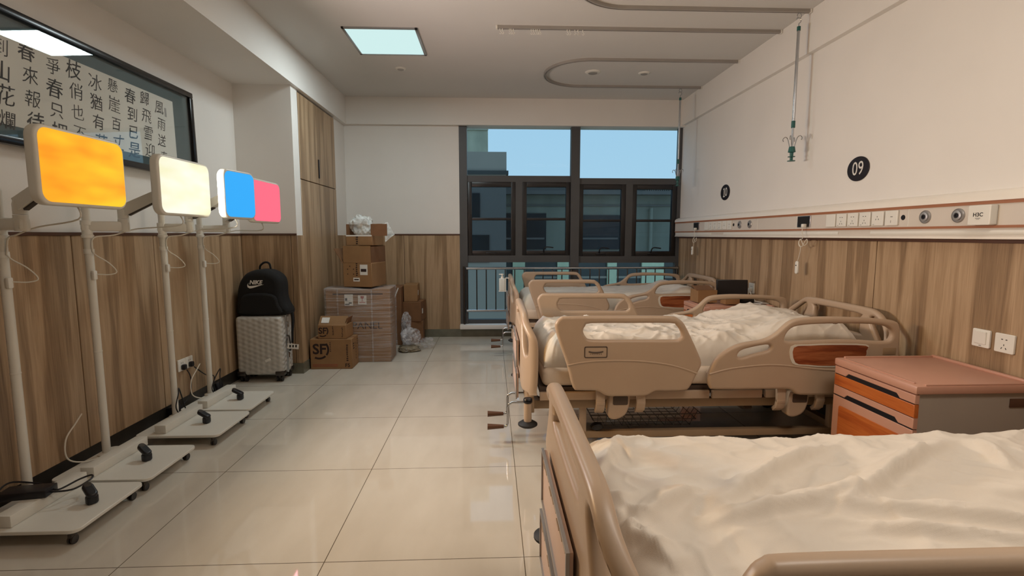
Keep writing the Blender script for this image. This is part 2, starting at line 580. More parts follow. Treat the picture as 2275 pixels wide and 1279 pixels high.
# ================================================================= ROOM
XL, XR, YB, YF, ZC = -2.30, 2.42, 6.36, -2.6, 2.96
struct('floor', MB().span(-2.6, 2.7, YF - 0.2, YB + 0.25, -0.12, 0.0), 'floor', 'cream polished floor of large square tiles')
struct('ceiling', MB().span(-2.6, 2.7, YF - 0.2, YB + 0.3, ZC, ZC + 0.12), 'ceiling', 'flat off-white ceiling')
struct('wall_left', MB().span(XL - 0.15, XL, YF, 4.70, 0, ZC), 'wall', 'white left wall behind the framed calligraphy')
struct('wall_return', MB().span(XL - 0.15, -1.79, 4.70, 4.845, 0, 2.64), 'wall', 'short white wall beside the wardrobe')
struct('wall_recess', MB().span(XL - 0.15, -1.80, 5.935, YB, 0, 2.64), 'wall', 'narrow white wall between wardrobe and back corner')
struct('wall_right', MB().span(XR, XR + 0.15, YF, YB + 0.2, 0, ZC), 'wall', 'white right wall with bed numbers')
struct('wall_front', MB().span(XL, XR, YF - 0.15, YF, 0, ZC), 'wall')
wb = MB()
wb.span(-1.95, -0.40, YB, YB + 0.2, 0, 2.64)
wb.span(-1.95, XR, YB, YB + 0.2, 2.645, ZC)
wb.span(-0.40, XR, YB, YB + 0.2, 0, 0.16)
struct('wall_back', wb, 'wall', 'white back wall left of the window')
struct('trim_1', MB().span(XL, -1.755, YF, YB, 2.635, ZC), 'wall', 'white boxed soffit along the left wall')
struct('trim_2', MB().span(-1.755, XR, 6.305, YB, 2.64, ZC), 'wall', 'white bulkhead above the window')
struct('trim_3', MB().span(2.375, XR, YF, 6.305, 2.655, ZC), 'wall', 'shallow white beam along the top of the right wall')

# wooden wall panels, one per board, with shadow gaps over a dark backing
n = 4
for a in ((XL, XL + 0.003, YF, 4.70, 1.298), (XL, -1.79, 4.697, 4.70, 1.298), (XR - 0.003, XR, YF, YB, 1.262), (-1.79, -0.402, YB - 0.003, YB, 1.298)):
    struct('trim_%d' % n, MB().span(a[0], a[1], a[2], a[3], 0.1, a[4]), 'wood_trim', 'dark backing behind the oak wall panels')
    n += 1
def panel(x0, x1, y0, y1, z0=0.10, z1=1.298):
    global n
    struct('trim_%d' % n, MB().span(x0, x1, y0, y1, z0, z1, bev=0.002, seg=1), 'wood', 'oak wall panel')
    n += 1
g = 0.003
ys = [YF, -1.1, 0.1, 1.33, 2.83, 3.495, 4.688]
for a, b in zip(ys, ys[1:]):
    panel(XL, XL + 0.012, a + g, b - g)
panel(XL + 0.012, -1.845, 4.688, 4.70)
panel(-1.84, -1.79, 4.688, 4.70)
panel(-1.79, -1.781, 4.688, 4.846)
ys = [YF, -1.0, 0.3, 1.72, 3.04, 4.26, 5.494, YB]
for a, b in zip(ys, ys[1:]):
    panel(XR - 0.012, XR, a + g, b - g, 0.1, 1.262)
panel(-1.79, -1.102, YB - 0.012, YB)
panel(-1.096, -0.402, YB - 0.012, YB)
panel(-1.80, -1.79, 5.935, YB - 0.012)
# cap strips on top of the panelling
for k, (a, b) in enumerate((((XL, YF), (XL + 0.018, 4.70)), ((XL, 4.682), (-1.79, 4.70)), ((-1.80, YB - 0.018), (-0.40, YB)), ((XR - 0.018, YF), (XR, YB)))):
    z = 1.298 if k != 3 else 1.262
    struct('trim_%d' % n, MB().span(a[0], b[0], a[1], b[1], z, z + 0.017), 'wood_trim', 'thin dark cap strip on the wood panelling')
    n += 1
# skirtings
struct('baseboard_left', MB().span(XL, XL + 0.010, YF, 4.69, 0, 0.10), 'skirt', 'dark skirting under the left wood panels')
struct('baseboard_return', MB().span(XL, -1.776, 4.684, 4.70, 0, 0.10).span(-1.79, -1.776, 4.70, 4.846, 0, 0.10), 'skirt_pale')
struct('baseboard_back', MB().span(-1.79, XR, YB - 0.01, YB, 0, 0.108), 'skirt_pale', 'grey-green skirting along the back wall')
struct('baseboard_right', MB().span(XR - 0.01, XR, YF, YB, 0, 0.10), 'skirt')

# built-in wardrobe in the left recess
w = thing('built_in_wardrobe', 'tall oak built-in wardrobe in the recess behind the stacked cartons', 'wardrobe', (-2.05, 5.39, 0))
MB().span(-0.20, 0.24, -0.54, 0.54, 0.1, 2.62).build('carcass', 'wood_trim', w)
MB().span(-0.20, 0.262, -0.54, 0.54, 0.0, 0.1).build('plinth', 'skirt', w)
for z0, z1 in ((0.104, 1.820), (1.828, 2.615)):
    d = MB().span(0.24, 0.262, -0.535, 0.535, z0, z1, bev=0.002, seg=1).build('door', 'wood', w)
    if z0 > 1:
        MB().span(0.262, 0.272, -0.045, -0.02, 1.885, 2.075, bev=0.003).build('handle', 'black', d)

# ----------------------------------------------------------------- window
win = bpy.data.objects.new('window_1', None)
COL.objects.link(win)
win['kind'] = 'structure'
win['label'] = 'wide window with black casements and a clear upper light'
fr = MB()
Y0, Y1 = 6.385, 6.46
fr.span(-0.40, -0.302, Y0 - 0.02, Y1, 0.16, 2.645)
fr.span(1.003, 1.113, Y0 - 0.03, Y1, 0.16, 2.645)
fr.span(2.375, 2.42, Y0, Y1, 0.16, 2.645)
fr.span(-0.302, 1.003, Y0, Y1, 1.964, 2.042); fr.span(1.113, 2.375, Y0, Y1, 1.94, 2.016)
fr.span(-0.302, 1.003, Y0, Y1, 0.954, 1.041); fr.span(1.113, 2.375, Y0, Y1, 0.945, 1.03)
fr.span(0.305, 0.391, Y0, Y1, 1.041, 1.964); fr.span(1.712, 1.80, Y0, Y1, 1.03, 1.94)
fr.span(-0.302, 2.375, Y0, Y1, 0.16, 0.215)
fr.build('window_frame', 'frame_grey', win)
for x0, x1, z0, z1 in ((-0.302, 0.305, 1.041, 1.964), (0.391, 1.003, 1.041, 1.964), (1.113, 1.712, 1.03, 1.94), (1.80, 2.37, 1.03, 1.94)):
    s = MB(); b = 0.056
    yA, yB = Y0 + 0.004, Y1 - 0.008
    s.span(x0, x0 + b, yA, yB, z0, z1, bev=0.004); s.span(x1 - b, x1, yA, yB, z0, z1, bev=0.004)
    s.span(x0 + b, x1 - b, yA, yB, z0, z0 + b + 0.008, bev=0.004); s.span(x0 + b, x1 - b, yA, yB, z1 - b - 0.006, z1, bev=0.004)
    zm = z0 + (z1 - z0) * 0.5
    s.span(x0 + b, x1 - b, yA + 0.01, yB, zm - 0.016, zm + 0.016, bev=0.003)
    so = s.build('casement', 'sash', win)
    MB().span(x0 + b, x1 - b, 6.425, 6.431, z0 + b, z1 - b).build('pane', 'glass_dark', so)
    xc = (x0 + x1) / 2 + 0.02
    h = MB()
    h.box((xc - 0.03, yA - 0.006, z0 + 0.03), (0.13, 0.018, 0.022), bev=0.005)
    if x0 > 0:
        h.tube([(xc - 0.05, yA - 0.012, z0 + 0.035), (xc - 0.05, yA - 0.03, z0 + 0.085), (xc - 0.02, yA - 0.032, z0 + 0.108), (xc + 0.07, yA - 0.03, z0 + 0.10)], 0.008, 8, smooth=4)
    h.build('handle', 'black', so)
for nm, x0, x1, z0, z1 in (('pane', -0.302, 1.003, 2.042, 2.645), ('pane', 1.113, 2.375, 2.016, 2.645), ('pane', -0.302, 1.003, 0.215, 0.954), ('pane', 1.113, 2.375, 0.215, 0.945)):
    MB().span(x0, x1, 6.425, 6.431, z0, z1).build(nm, 'glass', win)
# sill
struct('trim_%d' % n, MB().span(-0.405, XR, 6.275, YB + 0.03, 0.108, 0.165, bev=0.006), 'wall', 'pale window sill at the foot of the window'); n += 1

# steel guard rail before the window
r = thing('guard_rail', 'low steel guard rail with thin balusters across the foot of the window', 'railing', (1.0, 6.33, 0.165))
for z in (0.715, 0.175):
    MB().cyl((-1.32, 0, z), (1.40, 0, z), 0.018).build('rail', 'chrome', r)
for x in [-1.31 + 0.1205 * k for k in range(23)]:
    MB().cyl((x, 0, 0.178), (x, 0, 0.712), 0.0075, n=8).build('baluster', 'steel_dark', r)
for x in (-1.35, 1.385):
    q = MB().cyl((x, 0, -0.002), (x, 0, 0.74), 0.012, n=10)
    q.build('post', 'steel_dark', r)

# ----------------------------------------------------------------- outside
b = thing('neighbouring_building', 'dim teal rendered building opposite, seen through the casements', 'building', (3.0, 14.0, -3.2))
MB().span(-6, 9, 0, 4, 0, 5.60).build('facade', 'bldg_green', b)
rf = MB(); rf.span(-6.1, 9.1, -0.35, 4.1, 5.60, 5.70)
for k in range(46):
    rf.span(1.2 + k * 0.06, 1.235 + k * 0.06, -0.34, 0.0, 5.70, 5.84)
rf.span(-6.0, 9, -0.1, 4, 5.70, 5.90)
rf.build('roof', 'bldg_dark', b)
MB().span(-6.0, 8.9, -0.05, 0.01, 5.30, 5.34).build('cornice', 'bldg_dark', b)
for x0, x1, z0, z1 in ((-3.2, -1.48, 4.1, 5.10), (-0.52, 0.58, 4.1, 5.05), (3.2, 4.6, 4.1, 5.05)):
    f = MB().span(x0, x1, -0.06, 0.02, z0, z1).build('window', 'bldg_win', b)
    MB().span(x0 + 0.05, x1 - 0.05, -0.08, -0.055, z0 + 0.28, z0 + 0.33).build('transom', 'bldg_dark', f)
MB().cyl((1.45, -0.1, 3.9), (1.45, -0.1, 5.25), 0.05).build('drain_pipe', 'concrete', b)
# dark glazed ground storey with mint pillars
MB().span(-6, 9, -0.14, 0.0, 0.2, 3.92).build('glazed_storey', 'bldg_win', b)
for x, wd in ((-2.25, 0.34), (-0.95, 0.46), (0.35, 0.26), (1.5, 0.62), (2.5, 0.3), (-3.3, 0.2)):
    MB().span(x - wd / 2, x + wd / 2, -0.24, -0.14, 0.2, 3.88).build('pillar', 'mint', b)
for z in (1.2, 2.3, 3.3):
    MB().span(-6, 9, -0.19, -0.14, z, z + 0.06).build('glazing_bar', 'bldg_dark', b)

b = thing('slate_annex', 'dark slate clad block close outside the left of the window', 'building', (-1.6, 11.0, -3.2))
MB().span(-2.5, 1.92, 0, 2.2, 0, 5.80).build('wall', 'bldg_dark', b)
MB().span(-2.55, 1.97, -0.05, 2.25, 5.80, 5.88).build('ledge', 'bldg_win', b)
MB().span(-2.5, 1.93, 0, 2.2, 5.88, 6.28).build('parapet', 'bldg_dark', b)
for x0, x1, z0, z1 in ((0.4, 1.55, 3.9, 4.5), (0.4, 1.35, 4.85, 5.4)):
    MB().span(x0, x1, -0.03, 0.01, z0, z1).build('window', 'bldg_win', b)
b = thing('concrete_tower', 'weathered concrete tower rising behind the slate block at upper left of window', 'building', (-1.6, 18.5, -3.2))
MB().span(-3, 1.47, 0, 3, 0, 12.2).build('shaft', 'concrete', b)
MB().span(-3, 1.50, -0.06, 0, 8.25, 8.4).build('band', 'bldg_green', b)
struct('ground', MB().span(-40, 40, 6.8, 60, -3.4, -3.2), 'concrete')

# ----------------------------------------------------------------- ceiling fittings
def area(name, parent, loc, rot, sx_, sy_, power, col, spread=180):
    l = bpy.data.lights.new(name, 'AREA')
    l.shape = 'RECTANGLE'; l.size = sx_; l.size_y = sy_; l.energy = power; l.color = col; l.spread = R(spread)
    o = bpy.data.objects.new(name, l)
    COL.objects.link(o)
    o.parent = parent
    o.location = loc; o.rotation_euler = rot
    return o

def ceiling_light(x, y, label, power, col, mat, ln=0.6):
    t = thing('ceiling_light', label, 'light', (x, y, ZC))
    f = MB()
    for a in (-1, 1):
        f.box((a * (ln / 2 - 0.007), 0, -0.006), (0.022, 0.608, 0.012), bev=0.002)
        f.box((0, a * 0.293, -0.006), (ln + 0.008, 0.022, 0.012), bev=0.002)
    f.build('frame', 'chrome', t)
    MB().span(-ln / 2 + 0.018, ln / 2 - 0.018, -0.282, 0.282, -0.008, -0.003).build('diffuser', mat, t)
    area('lamp', t, (0, 0, -0.015), (0, 0, 0), ln - 0.05, 0.55, power, col)
    return t
ceiling_light(-0.895, 4.55, 'bright square panel light in the ceiling near the back of the room', P_CEILING, (0.86, 0.98, 1.0), 'diffuser')
ceiling_light(1.35, 0.8, 'added warm fill panel in the ceiling, out of view above the nearest bed', P_FILL, (1.0, 0.90, 0.80), 'fill_diffuser', 1.2)  # unseen fill lamp, added to brighten the near beds and right wall

def disc(x, y, r_, label, cat, name):
    t = thing(name, label, cat, (x, y, ZC))
    MB().lathe([(0, -0.012), (r_ * 0.75, -0.012), (r_ * 0.9, -0.008), (r_, 0)], n=28).build('rim', 'plastic_white', t)
    MB().lathe([(0, -0.016), (r_ * 0.55, -0.0155), (r_ * 0.6, -0.0118), (0, -0.0118)], n=24).build('centre', 'track', t)
disc(-0.903, 5.253, 0.055, 'small pale round sprinkler plate in the ceiling left of the tracks', 'ceiling fitting', 'sprinkler_plate')
disc(1.044, 5.285, 0.08, 'larger round ceiling speaker inside the far curved curtain track', 'ceiling fitting', 'ceiling_speaker')
disc(1.578, 5.292, 0.06, 'smaller round smoke detector inside the far curved curtain track', 'ceiling fitting', 'smoke_detector')

# curtain tracks
def u_path(y0, y1, xc):
    rr = (y1 - y0) / 2; yc = (y0 + y1) / 2
    p = [(2.36, y0, 0)]
    p += [(xc + (2.36 - xc) * (1 - k / 5), y0, 0) for k in range(1, 6)]
    p += [(xc - rr * math.sin(PI * k / 24), yc - rr * math.cos(PI * k / 24), 0) for k in range(1, 24)]
    p += [(xc + (2.36 - xc) * k / 5, y1, 0) for k in range(0, 6)]
    return p

def sweep(mb, path, prof):
    k = len(path); rows = []
    for i, p in enumerate(path):
        d = Vector(path[min(i + 1, k - 1)]) - Vector(path[max(i - 1, 0)])
        d.normalize(); nrm = Vector((-d.y, d.x, 0))
        rows.append([mb.bm.verts.new(Vector(p) + nrm * a + Vector((0, 0, c))) for a, c in prof])
    m = len(prof)
    for a, b_ in zip(rows, rows[1:]):
        for j in range(m):
            mb.bm.faces.new((a[j], a[(j + 1) % m], b_[(j + 1) % m], b_[j]))
    mb.bm.faces.new(rows[0]); mb.bm.faces.new(rows[-1][::-1])
    return mb
PROF = [(-0.012, 0), (0.012, 0), (0.014, -0.024), (0.004, -0.026), (0.004, -0.018), (-0.004, -0.018), (-0.004, -0.026), (-0.014, -0.024)]

def track(path, label):
    t = thing('curtain_track', label, 'curtain track', (0, 0, ZC))
    sweep(MB(), path, PROF).build('rail', 'track', t, angle=30)
    for e in (path[0], path[-1]):
        MB().box((e[0] + 0.006, e[1], -0.0135), (0.014, 0.034, 0.027), bev=0.003).build('end_cap', 'plastic_white', t)
    return t
track(u_path(2.96, 3.80, 0.98), 'curved curtain track nearest the camera, cut off by top of picture')
tm = track([(0.043, 4.18, 0), (1.0, 4.18, 0), (2.36, 4.18, 0)], 'straight curtain track with loose hooks between the two curved ones')
track(u_path(4.885, 5.735, 0.98), 'far curved curtain track around the bed by the window')
hk = MB()
hk.box((0, 0, -0.03), (0.006, 0.012, 0.012))
hk.tube([(0, 0, -0.034), (0.004, 0, -0.046), (0.012, 0, -0.056), (0.004, 0, -0.064), (-0.006, 0, -0.056)], 0.0022, 6, smooth=3)
h0 = hk.build('curtain_hook', 'plastic_white', tm)
first = True
for x in (0.075, 0.095, 0.15, 0.165, 0.18, 0.325, 0.342, 0.359, 0.376, 0.393, 0.615, 0.635, 0.675, 0.70, 0.74):
    o = h0 if first else h0.copy()
    if not first:
        COL.objects.link(o); o.parent = tm
    first = False
    o.location = (x, 4.18, 0); o.rotation_euler = (0, 0, random.uniform(-0.7, 0.7))

# hanging infusion poles
def infusion_pole(x, y, label):
    t = thing('infusion_pole', label, 'infusion pole', (x, y, ZC - 0.028), group=None)
    h = MB()
    h.tube([(0.016 * math.cos(a), 0, -0.018 + 0.018 * math.sin(a)) for a in [2 * PI * k / 14 for k in range(14)]], 0.003, 6, closed=True)
    h.tube([(-0.02, 0, -0.045), (-0.014, 0, -0.034), (0.002, 0, -0.034), (0.014, 0, -0.044), (0.012, 0, -0.062), (0, 0, -0.074), (0, 0, -0.10)], 0.0035, 6, smooth=3)
    h.build('hook', 'chrome', t)
    MB().cyl((0, 0, -0.095), (0, 0, -0.125), 0.013).build('collar', 'teal', t)
    MB().cyl((0, 0, -0.12), (0, 0, -0.79), 0.0105, n=14).build('outer_tube', 'chrome', t)
    MB().cyl((0, 0, -0.775), (0, 0, -0.825), 0.014).build('collar', 'teal', t)
    MB().cyl((0, 0, -0.82), (0, 0, -0.98), 0.0075, n=12).build('inner_tube', 'chrome', t)
    for k in range(4):
        a = PI / 4 + k * PI / 2
        c, s_ = math.cos(a), math.sin(a)
        MB().tube([(0.012 * c, 0.012 * s_, -0.99), (0.022 * c, 0.022 * s_, -0.94), (0.034 * c, 0.034 * s_, -0.90), (0.052 * c, 0.052 * s_, -0.889), (0.066 * c, 0.066 * s_, -0.905), (0.06 * c, 0.06 * s_, -0.92)], 0.0032, 6, smooth=4).build('bag_hook', 'chrome', t)
    MB().lathe([(0, -0.965), (0.02, -0.965), (0.027, -1.005), (0.013, -1.01), (0.012, -1.035), (0.026, -1.037), (0.026, -1.041), (0.011, -1.043), (0.011, -1.065), (0.028, -1.068), (0.028, -1.073), (0, -1.074)], n=18).build('handle', 'teal', t)
    return t
infusion_pole(2.285, 3.80, 'telescopic infusion pole with teal fittings hanging from the nearest curved track')
infusion_pole(2.13, 5.735, 'telescopic infusion pole with teal fittings hanging before the window edge')
# ================================================================= FRAMED CALLIGRAPHY
# hangs on the left wall, leaning very slightly
PX = XL + 0.012
pic = thing('framed_calligraphy', 'long framed calligraphy scroll behind glass high on the left wall', 'picture', (PX + 0.011, 2.55, 1.72))
pic.rotation_euler = (0, R(-0.9), 0)
L0, L1, HT = -1.35, 1.445, 0.64
f = MB()
for z0, z1 in ((0, 0.04), (HT - 0.04, HT)):
    f.span(0.002, 0.04, L0, L1, z0, z1, bev=0.006)
for y0, y1 in ((L0, L0 + 0.04), (L1 - 0.04, L1)):
    f.span(0.002, 0.04, y0, y1, 0.04, HT - 0.04, bev=0.006)
f.build('frame', 'frame_black', pic)
MB().span(0.003, 0.012, L0 + 0.03, L1 - 0.03, 0.03, HT - 0.03).build('mount', 'mat_board', pic)
MB().span(0.012, 0.014, L0 + 0.15, L1 - 0.215, 0.095, HT - 0.115).build('paper', 'rice_paper', pic)
cols = ['風雨送春', '歸飛雪迎', '春到已是', '懸崖百丈', '冰猶有花', '枝俏也不', '爭春只把', '春來報待', '到山花爛', '漫時她在', '叢中笑']
y0 = 1.075
calli = MB()
for k, c in enumerate(cols):
    yc = y0 - 0.140 * k
    for j, ch in enumerate(c):
        zc = HT - 0.185 - 0.111 * j + (0.01 if k % 2 else -0.012)
        jit = random.uniform(-0.006, 0.006)
        m = frame_mat((0.0145, yc + jit, zc), (0.0, 1, random.uniform(-0.05, 0.08)), (0, random.uniform(-0.05, 0.05), 1))
        calli.text(ch, 0.095 + random.uniform(-0.012, 0.012), m, 0.0002, bold=random.uniform(-0.0008, 0.0007), shear=0.15)
# unsteady brush edges
calli.deform(lambda c: Vector((c.x, c.y + 0.0045 * noise.noise(Vector((0, c.y * 38, c.z * 38))) + 0.0016 * noise.noise(Vector((5, c.y * 160, c.z * 160))), c.z + 0.0045 * noise.noise(Vector((9, c.y * 38, c.z * 38))) + 0.0016 * noise.noise(Vector((3, c.y * 160, c.z * 160))))))
calli.build('brush_writing', 'ink', pic)
MB().span(0.0145, 0.0150, 1.13, 1.15, 0.40, 0.46).build('seal_stamp', 'track', pic)
MB().span(0.024, 0.027, L0 + 0.035, L1 - 0.035, 0.035, HT - 0.035).build('glass', 'picglass', pic)

# ================================================================= LIGHT THERAPY STANDS
def panel_frame(yaw):
    # local frame: width along the panel, facing direction out
    return yaw

def lamp_stand(label, px, py, base, joint, pc, yaw, wd, ht, scr, key, col):
    """px,py pole; base=(x0,x1,y0,y1); joint=(x,y); pc=panel centre; yaw=0 faces +x"""
    t = thing('light_panel_stand', label, 'light panel on stand', (px, py, 0))
    def T(x, y, z):
        return (x - px, y - py, z)
    x0, x1, y0, y1 = base
    cx, cy = (x0 + x1) / 2 - px, (y0 + y1) / 2 - py
    MB().plate(rrect(x1 - x0, y1 - y0, 0.035, cx=cx, cy=cy), (), 0.016, 0.003, Matrix.Translation((0, 0, 0.068))).build('base_plate', 'stand_white', t)
    for a in (x0 + 0.04, x1 - 0.045):
        for b_ in (y0 + 0.035, y1 - 0.035):
            q = MB()
            c = T(a, b_, 0)
            q.cyl((c[0], c[1], 0.044), (c[0], c[1], 0.061), 0.016, n=12)
            q.box((c[0], c[1], 0.038), (0.02, 0.034, 0.022), bev=0.006)
            cs = q.build('caster', 'steel_dark', t)
            wq = MB()
            for s_ in (-1, 1):
                wq.cyl((c[0] + 0.007 * s_ - 0.004, c[1], 0.0185), (c[0] + 0.007 * s_ + 0.004, c[1], 0.0185), 0.0185, n=16)
            wq.build('wheel', 'steel_dark', cs)
    # long pole socket block across the plate
    bx = -2.055 - px
    MB().box((bx, cy + 0.02, 0.1025), (0.068, 0.40, 0.052), bev=0.003).build('socket_block', 'stand_white', t)
    MB().lathe([(0, 0.0762), (0.04, 0.0762), (0.04, 0.084), (0.026, 0.09), (0, 0.09)], n=24).build('pole_foot', 'stand_white', t)
    p = MB().cyl((0, 0, 0.088), (0, 0, 1.50), 0.0195, n=24)
    p.lathe([(0.0192, 0.66), (0.0208, 0.662), (0.0208, 0.668), (0.0192, 0.67)], n=24)
    p.build('pole', 'stand_white', t)
    MB().lathe([(0, 1.497), (0.0205, 1.497), (0.019, 1.507), (0, 1.51)], n=20).build('pole_cap', 'plastic_white', t)
    # clamp and lower arm
    zA = 1.348
    c = MB()
    c.lathe([(0.0195, 1.285), (0.028, 1.285), (0.028, 1.30), (0.024, 1.302), (0.024, 1.352), (0.028, 1.354), (0.028, 1.378), (0.0195, 1.378)], n=24)
    c.build('clamp', 'plastic_white', t)
    MB().lathe([(0.0195, 1.20), (0.0235, 1.2), (0.0235, 1.225), (0.0195, 1.225)], n=24).build('cable_ring', 'plastic_white', t)
    jx, jy = joint[0] - px, joint[1] - py
    d = Vector((jx, jy, 0)); ln = d.length; d.normalize()
    ang = math.atan2(d.y, d.x)
    a = MB()
    m = Matrix.Translation((0, 0, 0)) @ Matrix.Rotation(ang, 4, 'Z')
    a.box((ln / 2, 0, zA), (ln + 0.05, 0.046, 0.054), bev=0.010, mat=m)
    a.lathe([(0, 1.318), (0.024, 1.318), (0.027, 1.324), (0.027, 1.388), (0, 1.388)], c=(jx, jy, 0), n=20)
    a.build('lower_arm', 'stand_white', t)
    # joint pin and upper arm to the back of the panel
    k = MB().lathe([(0, 1.390), (0.026, 1.390), (0.026, 1.435), (0.021, 1.455), (0, 1.457)], c=(jx, jy, 0), n=20)
    fx, fy = math.cos(yaw), math.sin(yaw)
    back = Vector((pc[0] - px - fx * 0.075, pc[1] - py - fy * 0.075, pc[2]))
    st = Vector((jx, jy, 1.432))
    dv = back - st
    side = Vector((-dv.y, dv.x, 0)).normalized()
    def beam(mb, p0, p1, w_, h0, h1):
        dd = (p1 - p0).normalized(); upv = side.cross(dd); 
        if upv.z < 0: upv = -upv
        vs = []
        for p_, h_ in ((p0, h0), (p1, h1)):
            vs.append([mb.bm.verts.new(p_ + side * (w_ / 2 * s1) + upv * (h_ / 2 * s2)) for s1, s2 in ((-1, -1), (1, -1), (1, 1), (-1, 1))])
        for i in range(4):
            mb.bm.faces.new((vs[0][i], vs[0][(i + 1) % 4], vs[1][(i + 1) % 4], vs[1][i]))
        mb.bm.faces.new(vs[0][::-1]); mb.bm.faces.new(vs[1])
    beam(k, st, back, 0.042, 0.060, 0.046)
    k.build('upper_arm', 'stand_white', t)
    sp = MB()
    beam(sp, st + dv * 0.12 + Vector((0, 0, -0.036)), st + dv * 0.62 + Vector((0, 0, -0.03)), 0.02, 0.012, 0.012)
    sp.build('gas_spring', 'steel_dark', t)
    hd = MB()
    mh = Matrix.Translation((pc[0] - px, pc[1] - py, pc[2])) @ Matrix.Rotation(yaw, 4, 'Z')
    hd.box((-0.060, 0, 0), (0.03, 0.09, 0.09), bev=0.008, mat=mh)
    hd.build('tilt_head', 'plastic_white', t)
    # panel housing: local plate x->width (y), y->z, normal -> facing
    pm = mh @ frame_mat((0, 0, 0), (0, 1, 0), (0, 0, 1))
    h = MB().plate(rrect(wd, ht, 0.05), (), 0.046, 0.012, pm @ Matrix.Translation((0, 0, -0.023)), res=4)
    hs = h.build('panel_housing', 'stand_white', t)
    MB().plate(rrect(wd - 0.026, ht - 0.026, 0.040), (), 0.003, 0.0008, pm @ Matrix.Translation((0, 0, 0.0006))).build('light_screen', scr, t)
    lo = area('lamp', t, (pc[0] - px + fx * 0.006, pc[1] - py + fy * 0.006, pc[2]), (PI / 2, 0, yaw - PI / 2), wd - 0.06, ht - 0.06, P_SCREEN[key], col, 158)
    # cable from panel along the arm to the pole, with a hanging loop
    cb = MB()
    pe = Vector((pc[0] - px - fx * 0.05, pc[1] - py - fy * 0.05, pc[2] - ht / 2 + 0.01))
    cb.tube([pe, pe + Vector((0.0, 0.0, -0.06)), Vector((jx * 1.25 + 0.02, jy * 1.1 + 0.02, 1.335)), Vector((jx * 0.7, jy * 0.7, 1.30)), Vector((0.030, 0.0, 1.285)), Vector((0.026, -0.01, 1.21))], 0.0035, 6, smooth=5)
    cb.tube([(0.026, -0.01, 1.215), (0.038, 0.0, 1.19), (0.075, 0.03, 1.15), (0.10, 0.05, 1.10), (0.075, 0.03, 1.085), (0.030, -0.004, 1.09)], 0.003, 6, smooth=5)
    cb.build('cable', 'cord', t)
    MB().box((0.025, -0.010, 1.085), (0.018, 0.026, 0.05), bev=0.006).build('connector', 'plastic_white', t)
    return t

lamp_stand('white stand with the orange lit panel, nearest the camera', -2.20, 2.345, (-2.225, -1.735, 2.035, 2.455), (-2.07, 2.306), (-1.722, 2.238, 1.572), 0.0, 0.465, 0.310, 'orange_scr', 'orange', (1.0, 0.50, 0.10))
lamp_stand('white stand with the warm white lit panel, second from the camera', -2.165, 2.785, (-2.225, -1.735, 2.478, 2.898), (-2.045, 2.89), (-1.722, 2.945, 1.565), 0.0, 0.480, 0.318, 'white_scr', 'white', (1.0, 0.94, 0.82))
lamp_stand('white stand with the narrow-looking blue lit panel, third from the camera', -2.145, 3.37, (-2.195, -1.69, 3.035, 3.465), (-2.0, 3.42), (-1.597, 3.295, 1.553), R(-10), 0.30, 0.305, 'blue_scr', 'blue', (0.25, 0.65, 1.0))
lamp_stand('white stand with the pink lit panel, farthest from the camera', -2.175, 3.845, (-2.205, -1.715, 3.495, 3.92), (-2.05, 3.985), (-1.60, 3.682, 1.535), 0.0, 0.46, 0.300, 'pink_scr', 'pink', (1.0, 0.42, 0.50))

# remote controls lying on the base plates
def remote(x, y, rz, label):
    t = thing('remote_control', label, 'remote control', (x, y, 0.0765), rz, 'remote controls on the stand plates')
    t.scale = (0.86, 0.86, 0.86)
    q = MB()
    q.plate(rrect(0.048, 0.055, 0.02), (), 0.05, 0.012, Matrix.Translation((0.012, 0, 0.024)))
    q.build('grip', 'black', t)
    hd = MB().plate(rrect(0.105, 0.05, 0.0249), (), 0.026, 0.010, Matrix.Translation((-0.008, 0, 0.066)) @ Matrix.Rotation(R(24), 4, 'Y'))
    hd.build('top_housing', 'black', t)
    MB().lathe([(0, 0), (0.017, 0), (0.019, -0.003), (0, -0.003)], n=20, mat=Matrix.Translation((-0.034, 0, 0.093)) @ Matrix.Rotation(R(24), 4, 'Y')).build('dial', 'steel_dark', t)
    return t
remote(-1.845, 2.26, -0.6, 'black handheld remote on the base plate of the orange panel stand')
remote(-1.895, 2.70, -0.5, 'black handheld remote on the base plate of the white panel stand')
remote(-1.880, 3.245, -0.2, 'black handheld remote on the base plate of the blue panel stand')
remote(-1.895, 3.715, -0.1, 'black handheld remote on the base plate of the pink panel stand')

# power adapters
t = thing('power_adapter', 'black power brick resting across the socket block of the nearest stand', 'power adapter', (-2.10, 2.235, 0.145), R(10))
MB().box((0, 0, 0), (0.19, 0.085, 0.036), bev=0.006).build('case', 'black', t)
c = MB().tube([(0.09, 0.012, 0), (0.12, 0.012, -0.004), (0.16, 0.08, 0.005), (0.20, 0.10, 0.012), (0.215, 0.06, 0.008), (0.18, 0.0, -0.004), (0.12, -0.012, -0.004), (0.09, -0.012, 0)], 0.0042, 8, smooth=6)
c.tube([(-0.09, 0, 0), (-0.12, 0.02, 0.01), (-0.11, 0.09, 0.015), (0.02, 0.10, -0.02), (0.08, 0.075, -0.055)], 0.0042, 8, smooth=6)
c.build('cable', 'black', t)
def brick(x, y, rz, label):
    t = thing('power_adapter', label, 'power adapter', (x, y, 0.0), rz)
    MB().box((0, 0, 0.05), (0.05, 0.09, 0.09), rot=(0, R(-14), 0), bev=0.006).build('case', 'black', t)
    MB().tube([(0.0, -0.045, 0.04), (0.03, -0.08, 0.012), (0.06, -0.05, 0.008)], 0.004, 6, smooth=5).build('cable', 'black', t)
brick(-2.262, 4.11, 0, 'black power brick on floor against the dark skirting left of the suitcase')
brick(-2.256, 3.54, 0, 'black power brick on floor against the dark skirting below the wall sockets')

